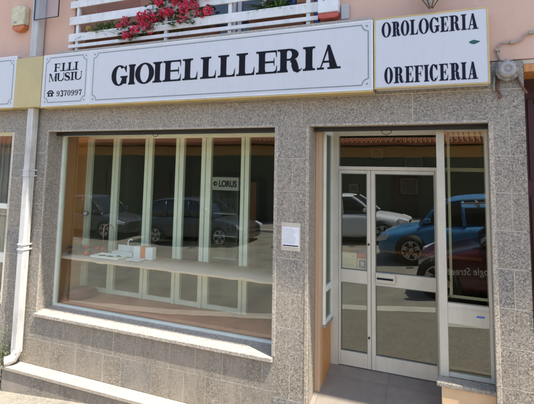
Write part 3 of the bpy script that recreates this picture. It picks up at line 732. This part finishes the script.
# ------------------------------------------------------------------ plants
def geranium(x0, x1, n_leaf, n_fl, label, zlo, zhi):
    xc = (x0+x1)/2
    t = thing('geranium', (xc, .02, 4.02), label, 'plant', 'potted plants behind the balcony railing')
    f = MB(); st = MB()
    for i in range(n_leaf):
        x = random.uniform(x0, x1); y = random.uniform(-.14, .14); z = zlo-.02+(zhi-zlo)*random.random()**1.2*.92
        for k in range(3):
            a = random.uniform(0, 6.28); f.leaf((x, y, z), (math.cos(a), -.4+math.sin(a), .3*random.random()), (0, -.6, .8), random.uniform(.035, .06), random.uniform(.04, .06))
    for i in range(n_leaf//9):
        x = random.uniform(x0, x1); st.tube([(x, .02, 4.03), (x+random.uniform(-.04, .04), -.01, 4.12), (x+random.uniform(-.09, .09), random.uniform(-.1, .06), random.uniform(zlo, zhi))], .004, 5)
    f.build('foliage', 'leaf', t); st.build('stem', 'leaf', t)
    for i in range(n_fl):
        c = Vector((x0+(x1-x0)*(i+random.random())/n_fl, random.uniform(-.15, -.02), zlo+(zhi-zlo)*(.12+.88*random.random())))
        h = MB(); R = random.uniform(.034, .052)
        for k in range(60):
            d = Vector((random.gauss(0, 1), random.gauss(0, 1), random.gauss(0, .8))).normalized()
            h.leaf(c+d*R*.75, d+Vector((random.gauss(0, .5), random.gauss(0, .5), random.gauss(0, .5))), (random.random(), random.random(), random.random()), R*.62, R*.6)
        h.build('flower_head', 'petal', t)
    return t
geranium(-3.68, -3.22, 110, 14, 'leftmost geranium with pink red blooms drooping over the white railing', 4.02, 4.30)
geranium(-3.26, -2.84, 120, 20, 'middle geranium, densest in red blooms, rising above the railing slat', 4.12, 4.52)
geranium(-2.86, -2.42, 90, 12, 'right hand geranium with a few red blooms beside the dark loggia door', 4.12, 4.46)
def planter(x0, x1, label):
    t = thing('planter', ((x0+x1)/2, .08, 3.965), label, 'planter', 'planters on the balcony')
    MB().prism([(x0+.02, 3.966), (x1-.02, 3.966), (x1, 4.10), (x0, 4.10)], 0.01, .17).build('trough', 'terracotta', t, .006)
    MB().box(x0+.012, x1-.012, .02, .16, 4.1, 4.106).build('soil', 'rubber', t)
planter(-3.68, -2.42, 'long terracotta trough under the red geraniums')
planter(-4.3, -3.72, 'short terracotta trough under the yellow flowered plant')
planter(-2.0, -1.36, 'terracotta trough under the spiky arching plant by the blue shutters')
def blades(x0, x1, n, L, label, zb, yb=.07, flower=False):
    t = thing('spiky_plant', ((x0+x1)/2, yb, zb), label, 'plant', 'potted plants behind the balcony railing')
    f = MB()
    for i in range(n):
        a = random.uniform(0, 6.28); l = L*random.uniform(.5, 1.05); d = Vector((math.cos(a)*1.25, math.sin(a)*.55, 0)); p = Vector((random.gauss((x0+x1)/2, (x1-x0)*.13), yb+random.uniform(-.03, .03), zb))
        el = random.uniform(.35, 1.35); w = random.uniform(.008, .014); vs = []; k = 7
        side = Vector((-d.y, d.x, 0)).normalized()
        for j in range(k+1):
            s = j/k; q = p+d*l*s*math.cos(el)*1.1+Vector((0, 0, l*(s*math.sin(el)-.55*s*s*(1.2-math.sin(el)*.6))))
            ww = w*(1-s**2)+.001; vs += [q-side*ww, q+side*ww+Vector((0, 0, .002))]
        f.add(vs, [(2*j, 2*j+1, 2*j+3, 2*j+2) for j in range(k)], True)
    f.build('foliage', 'leafaloe', t)
    if flower:
        h = MB(); c = Vector((x0+.05, -.09, 4.215))
        for k in range(22):
            d = Vector((random.gauss(0, 1), random.gauss(0, 1), random.gauss(0, 1))).normalized(); h.leaf(c+d*.012, d, (0, .3, 1), .03, .022)
        h.build('flower_head', 'yellow', t)
    return t
blades(-4.20, -3.74, 170, .30, 'low grassy plant with a yellow flower at left end of the balcony', 4.14, .0, True)
blades(-1.98, -1.38, 190, .34, 'bushy spiky green plant above the railing near the blue shutters', 4.17, .03)
def weed(x, y, h, label, seed):
    random.seed(seed); t = thing('weed', (x, y, -.22), label, 'weed', 'weeds at the foot of the wall')
    f = MB(); st = MB()
    for i in range(7):
        dx, dy = random.uniform(-.09, .09), random.uniform(-.05, .05); hh = h*random.uniform(.5, 1)
        st.tube([(x, y, -.22), (x+dx*.4, y+dy*.4, -.22+hh*.5), (x+dx, y+dy, -.22+hh)], [.004, .003, .001], 5)
        for k in range(30):
            s = random.uniform(.15, 1); a = random.uniform(0, 6.28)
            f.leaf((x+dx*s, y+dy*s, -.22+hh*s), (math.cos(a), math.sin(a), .5), (0, 0, 1), random.uniform(.03, .055), random.uniform(.008, .016))
    f.build('foliage', 'weed', t); st.build('stem', 'weed', t)
weed(-5.20, -.10, .80, 'tall dry weed growing between the wall and the drainpipe spout', 3)
weed(-5.33, -.08, .55, 'shorter weed left of the tall one by the drainpipe', 4)
random.seed(23)

# ------------------------------------------------------------------ things inside the display
t = thing('display_shelf', (-3.3, .6, 1.28), 'long shelf covered in kraft paper with a wavy front edge, behind the display window', 'shelf')
n = 120; vs = []
xa, xb = -4.975, -1.645
for i in range(n+1):
    x = xa+(xb-xa)*i/n; yf = .335+.009*math.sin(x*5.2)+.009*math.sin(x*11.3+.6)+.006*math.sin(x*23)
    zf = 1.302+.004*math.sin(x*17)
    vs += [(x, .862, 1.318), (x, yf, zf+.006), (x, yf-.006, zf-.006), (x, yf-.002, zf-.020), (x, .862, 1.30)]
fs = [(i*5+a, (i+1)*5+a, (i+1)*5+(a+1) % 5, i*5+(a+1) % 5) for i in range(n) for a in range(5)]
MB().add(vs, fs, True).build('paper_cover', 'paper', t, normals=True)
MB().box(xa, xb, .41, .855, 1.262, 1.286).build('board', 'white', t, .003)
for x in (-4.2, -3.42, -2.96, -2.44): MB().box(x-.012, x+.012, .45, .855, 1.235, 1.261).build('shelf_bracket', 'rust', t)
SZ = 1.318
def stuff_box(name, x0, x1, y0, y1, h, mat, label, cat, z=SZ, group=None):
    t = thing(name, ((x0+x1)/2, (y0+y1)/2, z), label, cat, group); MB().box(x0, x1, y0, y1, z, z+h).build('carton', mat, t, .003); return t
t = thing('jewel_tray', (-4.18, .52, SZ), 'flat white tray with small dark tools lying in it on the shelf', 'tray')
q = MB(); q.box(-4.40, -3.96, .42, .62, SZ, SZ+.01)
q.box(-4.40, -3.96, .42, .428, SZ+.01, SZ+.03); q.box(-4.40, -3.96, .612, .62, SZ+.01, SZ+.03); q.box(-4.40, -4.392, .428, .612, SZ+.01, SZ+.03); q.box(-3.968, -3.96, .428, .612, SZ+.01, SZ+.03)
q.build('tray_base', 'whitepaper', t, .002)
q = MB()
for k in range(4): a = random.uniform(0, 3); x, y = random.uniform(-4.34, -4.04), random.uniform(.46, .58); q.tube([(x-.05*math.cos(a), y-.03*math.sin(a), SZ+.018), (x, y, SZ+.022), (x+.05*math.cos(a), y+.03*math.sin(a), SZ+.018)], [.004, .008, .006], 7)
q.build('tool', 'ink', t)
t = thing('open_box', (-4.08, .72, SZ), 'open white box with a raised lid behind the tray of tools', 'box')
q = MB(); q.box(-4.26, -3.92, .66, .78, SZ, SZ+.055); q.build('carton', 'whitepaper', t, .003)
MB().box(-4.26, -3.92, .782, .79, SZ+.02, SZ+.125).build('lid', 'whitepaper', t, .002)
t = thing('carton_box', (-3.72, .64, SZ), 'white carton with a broad orange stripe standing on the shelf', 'box')
MB().box(-3.87, -3.57, .62, .70, SZ, SZ+.155).build('carton', 'whitepaper', t, .003)
MB().box(-3.76, -3.68, .6175, .7025, SZ-.0, SZ+.1575).build('stripe', 'orangebox', t)
q = MB().box(-3.86, -3.66, .47, .60, SZ, SZ+.018); q.alone('flat_box', 'whitepaper', (-3.76, .53, SZ), 'thin flat white box in front of the carton with an orange stripe', 'box', bevel=.003)
t = thing('tool_pile', (-4.6, .55, SZ), 'pile of dark and red hand tools heaped at left end of the shelf', 'tools')
d = MB(); r = MB()
for k in range(46):
    x, y, z = random.uniform(-4.82, -4.42), random.uniform(.45, .72), SZ+.012+random.random()*.085; a = random.uniform(0, 3.1); L = random.uniform(.04, .09)
    (r if k % 3 == 0 and x > -4.68 else d).tube([(x-L*math.cos(a), y-L*.6*math.sin(a), z), (x, y, z+.02), (x+L*math.cos(a), y+L*.6*math.sin(a), z+.005)], [.010, .018, .013], 7)
for x, y in ((-4.56, .52), (-4.50, .6), (-4.60, .61)): r.lathe([(.03, 0), (.034, .04), (.02, .055), (.02, .07)], (x, y, SZ), 'Z', 12)
d.build('dark_tools', 'rubber', t); r.build('red_tools', 'red', t)
t = thing('arch_stand', (-4.42, .76, SZ), 'slim pinkish arched wire stand rising behind the heap of tools', 'display stand')
MB().tube([(-4.51, .76, SZ), (-4.51, .76, SZ+.30)]+[(-4.42+.09*math.cos(math.radians(a)), .76, SZ+.30+.09*math.sin(math.radians(a))) for a in range(170, 5, -15)]+[(-4.33, .76, SZ+.30), (-4.33, .76, SZ)], .006, 8).build('wire', 'pinkwire', t)
MB().box(-4.53, -4.31, .73, .79, SZ, SZ+.01).build('foot', 'white', t, .003)
t = thing('bangle_stand', (-3.98, .66, SZ), 'white C shaped bangle on a small stand between the boxes', 'bangle')
MB().tube([(-3.985+.042*math.cos(math.radians(a)), .70, SZ+.17+.055*math.sin(math.radians(a))) for a in range(50, 320, 15)], .007, 8).build('bangle', 'whitepaper', t)
MB().lathe([(.03, 0), (.03, .008), (.006, .014), (.006, .118)], (-3.985, .70, SZ), 'Z', 14).build('foot', 'white', t)
q = MB(); q.lathe([(.02, 0), (.17, .006), (.20, .03), (.20, .07), (.16, .11), (.06, .125), (.01, .12)], (-4.70, .62, .736), 'Z', 24)
q.alone('cushion', 'maroon', (-4.70, .62, .736), 'round maroon cushion lying on the terracotta floor of the display', 'cushion')
# added lamp shape standing in for a bright reflected point at the left
t = thing('reflected_glint', (-4.86, .7, 1.8), 'small round chrome shape standing in for a reflected light by left post of the display', 'lamp')
MB().lathe([(.012, -.03), (.03, -.02), (.038, .02), (.035, .03)], (-4.88, .80, 1.83), 'Y', 18).build('glint_ring', 'rim', t)
MB().lathe([(.030, .028), (.018, .04), (.004, .042)], (-4.88, .80, 1.83), 'Y', 16).build('glint_disc', 'lamp', t)
# glass-fronted watch cabinet inside the shop
def text_mesh(txt, size, ext=.001, bold=0):
    cu = bpy.data.curves.new('text', 'FONT'); cu.body = txt; cu.size = size; cu.extrude = ext; cu.offset = bold; cu.align_x = 'LEFT'
    o = bpy.data.objects.new('text', cu); COL.objects.link(o); bpy.context.view_layer.update()
    me = bpy.data.meshes.new_from_object(o.evaluated_get(bpy.context.evaluated_depsgraph_get())); bpy.data.objects.remove(o); bpy.data.curves.remove(cu)
    return me
def text_obj(txt, size, mat, parent, loc, rot, sx=1.0, name='lettering', bold=0):
    me = text_mesh(txt, size, bold=bold); me.materials.clear(); me.materials.append(M[mat])
    o = bpy.data.objects.new(name, me); COL.objects.link(o); o.parent = parent
    p = parent
    while p.parent: p = p.parent
    o.location = Vector(loc)-p.location; o.rotation_euler = rot; o.scale = (sx, 1, 1); return o
t = thing('watch_cabinet', (-3.07, 1.65, .48), 'tall glass watch cabinet with a white lettered header inside the shop', 'cabinet')
MB().box(-3.30, -2.85, 1.60, 2.0, 2.19, 2.38).build('header', 'white', t, .004)
text_obj('LORUS', .125, 'ink', t, (-3.17, 1.597, 2.243), (math.pi/2, 0, 0), .76, bold=.004)
MB().lathe([(.034, 0), (.034, .003)], (-3.225, 1.5985, 2.284), 'Y', 20).build('emblem', 'ink', t)
MB().box(-3.235, -3.195, 1.594, 1.5952, 2.286, 2.296).box(-3.228, -3.2, 1.594, 1.5952, 2.268, 2.276).build('emblem_mark', 'white', t)
MB().box(-3.30, -3.275, 1.61, 2.0, .48, 2.188).box(-2.875, -2.85, 1.61, 2.0, .48, 2.188).box(-3.275, -2.875, 1.965, 1.99, .48, 2.188).build('case', 'caseback', t, .003)
q = MB(); w_ = MB()
for k in range(3):
    z = 1.2+k*.32; q.box(-3.274, -2.876, 1.66, 1.96, z, z+.012)
    for j in range(5):
        x = -3.235+j*.08; w_.lathe([(.02, 0), (.02, .008)], (x, 1.72, z+.11), 'Y', 12); w_.box(x-.008, x+.008, 1.722, 1.728, z+.04, z+.09); w_.box(x-.008, x+.008, 1.722, 1.728, z+.13, z+.18)
q.build('shelf', 'white', t); w_.build('watches', 'darkmetal', t)
MB().box(-3.274, -2.876, 1.612, 1.617, .49, 2.186).build('pane', 'innerglass', t)
# framed pictures on the back wall
def picture(x0, x1, z0, z1, label, mount=True):
    t = thing('framed_picture', ((x0+x1)/2, 4.28, z0), label, 'picture', 'framed pictures on the back wall of the shop')
    frame_rect(MB(), x0, x1, z0, z1, 4.262, 4.298, .02).build('frame', 'frame', t, .003)
    MB().box(x0+.02, x1-.02, 4.285, 4.297, z0+.02, z1-.02).build('mount', 'mount', t)
    MB().box(x0+.055, x1-.055, 4.282, 4.2845, z0+.05, z1-.05).build('image', 'picture', t)
picture(-1.43, -1.16, 2.72, 2.95, 'dark framed picture near the ceiling, seen through left of the door transom')
picture(-.82, -.46, 2.52, 2.81, 'pale framed picture seen through right side of the door transom')
picture(-.90, -.55, 2.08, 2.41, 'framed picture behind the upper glass of the wide door leaf')
picture(-1.85, -1.62, 2.08, 2.29, 'small framed picture seen through the narrow door leaf')
t = thing('shop_counter', (-.6, 2.6, .48), 'dark wooden shop counter standing behind the glazed door', 'counter')
MB().box(-1.7, .3, 2.4, 2.9, .48, 1.36).build('carcass', 'frame', t, .005); MB().box(-1.74, .34, 2.36, 2.94, 1.361, 1.40).build('worktop', 'wood', t, .006)
t = thing('wall_cabinet', (-4.2, 3.9, .48), 'dark wooden wall cabinet deep in the shop behind the display', 'cabinet')
MB().box(-4.9, -3.5, 3.85, 4.26, .48, 2.3).build('carcass', 'frame', t, .005); MB().box(-4.85, -4.22, 3.83, 3.849, .55, 2.25).build('door', 'wood', t, .004); MB().box(-4.18, -3.55, 3.83, 3.849, .55, 2.25).build('door', 'wood', t, .004)
# boxes behind the narrow door leaf
t = thing('door_shelf', (-.98, .75, 1.44), 'thin shelf behind the narrow door leaf carrying small boxes', 'shelf')
MB().box(-1.13, -.82, .655, .86, 1.44, 1.458).build('board', 'champagne', t)
MB().box(-1.10, -1.09, .70, .86, 1.38, 1.439).box(-.87, -.86, .70, .86, 1.38, 1.439).build('bracket', 'darkmetal', t)
t = thing('carton_box', (-1.04, .68, 1.459), 'white printed carton behind left of the narrow door leaf', 'box')
MB().box(-1.125, -.965, .665, .72, 1.459, 1.625).build('carton', 'whitepaper', t, .002)
q = MB()
for k in range(4): q.box(-1.105, -1.0+.01*(k % 2), .6635, .6645, 1.50+k*.02, 1.505+k*.02)
q.box(-1.01, -.985, .6635, .6645, 1.585, 1.6).build('printed_lines', 'pipegrey', t)
t = thing('carton_box', (-.9, .68, 1.459), 'small white carton with a blue square print beside the plain carton', 'box')
MB().box(-.958, -.845, .665, .74, 1.459, 1.575).build('carton', 'whitepaper', t, .002)
MB().box(-.94, -.865, .6635, .6645, 1.475, 1.56).build('print', 'bluebox', t); MB().box(-.92, -.885, .6625, .6634, 1.497, 1.54).build('print', 'whitepaper', t)
t = thing('bottle_pack', (-.9, .70, 1.576), 'red pack with blue caps on top of the blue printed carton', 'pack')
MB().box(-.955, -.85, .675, .735, 1.576, 1.625).build('carton', 'red', t, .004)
for k in range(3): MB().lathe([(.014, 1.6255), (.014, 1.65), (.01, 1.66), (.01, 1.68)], (-.935+k*.033, .705, 0), 'Z', 12).build('cap', 'bluebox', t)

# ------------------------------------------------------------------ the street behind the camera
def car(name, x, y, z, L, H, Wd, paint, label, facing=1, group=None, cat='car', suv=False, bk=.58, fwf=.30):
    t = thing(name, (x, y, z), label, cat, group)
    h = H; w = Wd/2; r = .33; rw_ = -L*.29
    X = lambda a: x+facing*a
    fw = L*fwf; belt = h*bk
    X = lambda a: x+facing*a
    def loft(rows, nm, mt, sub=2):           # rows: (x, [(y, z) half profile from the middle of the top to the sill])
        mb = MB(); k = len(rows[0][1]); vs = []
        for a, pr in rows:
            full = [(-yy, zz) for yy, zz in pr[::-1]]+list(pr)[1:]
            vs += [(X(a), y+yy, z+zz) for yy, zz in full]
        m = 2*k-1; fs = []
        for q in range(len(rows)-1):
            fs += [(q*m+e, q*m+e+1, (q+1)*m+e+1, (q+1)*m+e) for e in range(m-1)]+[(q*m+m-1, q*m, (q+1)*m, (q+1)*m+m-1)]
        fs += [tuple(range(m)), tuple(range(len(vs)-1, len(vs)-m-1, -1))]
        o = mb.add(vs, fs, True).build(nm, mt, t, normals=True); sd = o.modifiers.new('subdivision', 'SUBSURF'); sd.levels = sub; sd.render_levels = sub; return o
    lo = .22
    def sec(top, ww, crown=.03): return [(0, top+crown), (ww*.55, top+crown*.8), (ww*.86, top), (ww*.97, top-.07), (ww, top*.62+.1), (ww*.985, lo+.14), (ww*.95, lo), (ww*.5, lo-.02), (0, lo-.02)]
    hood = belt-.01
    loft([(L*.5, sec(.58, w*.70)), (L*.492, sec(.64, w*.80)), (L*.46, sec(.72, w*.93)), (L*.38, sec(hood-.12, w*.98)), (L*.22, sec(hood, w)), (L*.1, sec(belt, w)), (-L*.2, sec(belt+.02, w)),
          (-L*.40, sec(belt+.03, w*.98)), (-L*.47, sec(belt+.0, w*.93)), (-L*.495, sec(belt-.1, w*.84)), (-L*.5, sec(belt-.2, w*.74))], 'body', paint)
    def gs(zt, ww): return [(0, zt), (ww*.5, zt-.005), (ww*.84, zt-.05), (ww*.94, zt-.14 if zt-.14 > belt else belt+.03), (ww*1.08, belt+.01), (ww*.9, belt-.06), (0, belt-.06)]
    rear = -.47 if suv else -.44
    loft([(L*.25, gs(belt+.06, w*.80)), (L*.225, gs(belt+.10, w*.82)), (L*.13, gs(h-.20, w*.82)), (L*.06, gs(h-.05, w*.82)), (-L*.05, gs(h-.005, w*.83)), (-L*.24, gs(h-.02, w*.82)), (L*(rear+.10), gs(h-.09, w*.80)), (L*(rear+.03), gs(belt+.22, w*.80)), (L*rear, gs(belt+.05, w*.78))], 'windows', 'carglass')
    loft([(L*.075, [(0, h-.075), (w*.5, h-.08), (w*.70, h-.115), (w*.70, h-.16), (0, h-.12)]), (L*.04, [(0, h-.015), (w*.5, h-.02), (w*.735, h-.085), (w*.76, h-.14), (0, h-.1)]), (-L*.05, [(0, h+.012), (w*.5, h+.006), (w*.74, h-.05), (w*.785, h-.12), (0, h-.1)]),
          (-L*.24, [(0, h), (w*.5, h-.006), (w*.74, h-.06), (w*.785, h-.13), (0, h-.1)]), (L*(rear+.11), [(0, h-.07), (w*.5, h-.075), (w*.70, h-.125), (w*.74, h-.19), (0, h-.17)]), (L*(rear+.085), [(0, h-.13), (w*.5, h-.135), (w*.66, h-.17), (w*.68, h-.22), (0, h-.2)])], 'roof', paint)
    for sd in (-1, 1):
        ws = w*.80
        for a0, a1 in ((.235, .075), (-.005, -.01), (-.215, -.225), (rear+.005, rear+.10)):
            MB().tube([(X(L*a0), y+sd*(ws+.075), z+belt), (X(L*(a0+a1)/2), y+sd*(ws+.02), z+(belt+h-.1)/2+.03), (X(L*a1), y+sd*(w*.77), z+h-.12)], [.045, .036, .04], 8).build('pillar', paint, t)
        for cx in (fw, rw_):
            MB().lathe([(r+.06, -.012), (r+.06, .012)], (X(cx), y+sd*(w-.012), z+r), 'Y', 30).build('wheel_arch', 'rubber', t)
    for s in (-1, 1):
        for cx in (fw, rw_):
            wh = MB(); wh.lathe([(r*.7, -.1), (r*.95, -.1), (r, -.06), (r, .06), (r*.95, .1), (r*.68, .1), (r*.66, .05)], (X(cx), y+s*(w-.085), z+r), 'Y', 28); o = wh.build('wheel', 'tyre', t)
            rm = MB(); f = -s
            rm.lathe([(r*.66, -.02), (r*.66, .02)], (X(cx), y+s*(w-.085), z+r), 'Y', 24); rm.build('rim_dish', 'darkmetal', o)
            sp = MB(); yy = y+s*(w+.02)
            for k in range(5):
                a = k*math.pi*.4+.3
                for da in (-.16, .16):
                    p0 = (X(cx)+.05*math.cos(a), z+r+.05*math.sin(a)); p1 = (X(cx)+r*.67*math.cos(a+da), z+r+r*.67*math.sin(a+da))
                    for qd in stroke([p0, p1], [.055, .045]): sp.prism(qd, min(yy, yy-s*.02), max(yy, yy-s*.02))
            sp.lathe([(.055, -.012), (.055, .012)], (X(cx), yy, z+r), 'Y', 16)
            seg = 28
            for k in range(seg):
                a, c2 = 2*math.pi*k/seg, 2*math.pi*(k+1)/seg
                sp.prism([(X(cx)+r*.70*math.cos(a), z+r+r*.70*math.sin(a)), (X(cx)+r*.70*math.cos(c2), z+r+r*.70*math.sin(c2)), (X(cx)+r*.63*math.cos(c2), z+r+r*.63*math.sin(c2)), (X(cx)+r*.63*math.cos(a), z+r+r*.63*math.sin(a))], yy-.012, yy+.012)
            sp.build('rim', 'rim', o)
    for s in (-1, 1):
        MB().add([(X(L/2-.02), y+s*(w-.08), z+.66), (X(L/2-.30), y+s*(w+.004), z+.76), (X(L/2-.24), y+s*(w+.004), z+.60), (X(L/2+.004), y+s*(w-.12), z+.56),
                  (X(L/2-.1), y+s*(w-.18), z+.66), (X(L/2-.32), y+s*(w-.1), z+.75), (X(L/2-.28), y+s*(w-.1), z+.60), (X(L/2-.1), y+s*(w-.2), z+.56)],
                 [(0, 1, 2, 3), (7, 6, 5, 4), (0, 4, 5, 1), (1, 5, 6, 2), (2, 6, 7, 3), (3, 7, 4, 0)]).build('headlight', 'lamp', t, normals=True)
        MB().box(min(X(L*.17), X(L*.205)), max(X(L*.17), X(L*.205)), min(y+s*w, y+s*(w+.16)), max(y+s*w, y+s*(w+.16)), z+belt+.06, z+belt+.17).build('mirror', paint, t, .02)
    for dz in (.40, .56): MB().box(min(X(L/2-.02), X(L/2+.012)), max(X(L/2-.02), X(L/2+.012)), y-w*.55, y+w*.55, z+dz, z+dz+.07).build('grille', 'rubber', t)
    a = math.atan2(gz(x+1.5)-gz(x-1.5), 3.0); t.rotation_euler = (0, -a, 0)
    return t
zf = 0
R_ = lambda x, y: gz(x)-.10+.36*(-y-2.85)/9.75
car('parked_car', -9.0, -10.4, R_(-9.0, -10.4), 4.6, 1.70, 1.86, 'carblack', 'dark grey car with bright headlamps parked across the street facing right', 1, 'cars parked across the street', suv=True)
car('parked_car', -14.2, -10.4, R_(-14.2, -10.4), 4.5, 1.64, 1.8, 'carblack', 'second dark grey car, parked behind the one with bright headlamps', 1, 'cars parked across the street')
car('parked_car', -3.3, -10.3, R_(-3.3, -10.3), 4.1, 1.62, 1.78, 'carwhite', 'white car parked across the street opposite the shop door', 1, 'cars parked across the street')
car('parked_car', .30, -7.3, R_(.30, -7.3), 4.2, 1.62, 1.76, 'carblue', 'light blue car standing in the road between the white car and the shop door', -1, 'cars parked across the street')
cx = 1.55; cz = R_(cx, -4.5)
cc = car('camera_car', cx, -4.55, cz, 4.3, 1.62, 1.78, 'carmaroon', 'dark maroon car with light blue roof standing in the road before the shop', -1, bk=.62, fwf=.42)
MB().box(cx-1.27, cx+1.2, -5.2, -3.9, cz+1.622, cz+1.645).build('roof_wrap', 'carblue', cc, .01)
for y in (-3.95, -5.18): MB().box(cx-1.27, cx+1.1, y, y+.03, cz+1.70, cz+1.73).build('roof_bar', 'rim', cc, .004)
for k in (-1.0, .7): MB().box(cx+k, cx+k+.03, -5.2, -3.9, cz+1.646, cz+1.699).build('roof_bar', 'rim', cc, .004)
text_obj('Google Street', .168, 'whitepaper', cc, (.76, -3.644, cz+.55), (math.pi/2, 0, math.pi), .85)
# house opposite
O = thing('house', (-8, -17, -.3), 'long low ochre plaster house with a clay tiled roof across the street', 'building')
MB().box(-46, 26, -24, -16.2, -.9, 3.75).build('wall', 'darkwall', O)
MB().box(-46, 26, -16.2, -16.16, 3.2, 3.7).build('cornice', 'ochrewall', O)
rf = MB()
rf.add([(-46, -15.75, 3.76), (26, -15.75, 3.76), (26, -20.2, 5.5), (-46, -20.2, 5.5), (-46, -15.75, 3.86), (26, -15.75, 3.86), (26, -20.2, 5.6), (-46, -20.2, 5.6)],
       [(0, 1, 2, 3), (7, 6, 5, 4), (0, 4, 5, 1), (1, 5, 6, 2), (2, 6, 7, 3), (3, 7, 4, 0)])
rf.add([(-46, -24.6, 3.76), (26, -24.6, 3.76), (26, -20.2, 5.51), (-46, -20.2, 5.51), (-46, -24.6, 3.86), (26, -24.6, 3.86), (26, -20.2, 5.61), (-46, -20.2, 5.61)],
       [(3, 2, 1, 0), (4, 5, 6, 7), (1, 5, 4, 0), (2, 6, 5, 1), (3, 7, 6, 2), (0, 4, 7, 3)])
roof = rf.build('roof', 'rooftile', O, normals=True)
tl = MB()
for i in range(190):
    x = -30+i*.22; tl.tube([(x, -15.68, 3.86), (x, -18, 4.77), (x, -20.2, 5.63)], .085, 8)
tl.build('tile_rolls', 'rooftile', roof)
for i, x in enumerate((-20, -15.5, -11, -6.8, -2.6, 2.2, 7, 12)):
    if i % 3 == 1:
        w = frame_rect(MB(), x, x+1.1, gz(x), 2.4, -16.2, -16.12, .07).build('door', 'frame', O); MB().box(x+.07, x+1.03, -16.17, -16.15, gz(x)+.05, 2.33).build('door_panel', 'frame', w)
    else:
        w = frame_rect(MB(), x, x+1.1, .9, 2.3, -16.2, -16.12, .07).build('window', 'frame', O); MB().box(x+.07, x+1.03, -16.17, -16.15, .97, 2.23).build('pane', 'carglass', w)
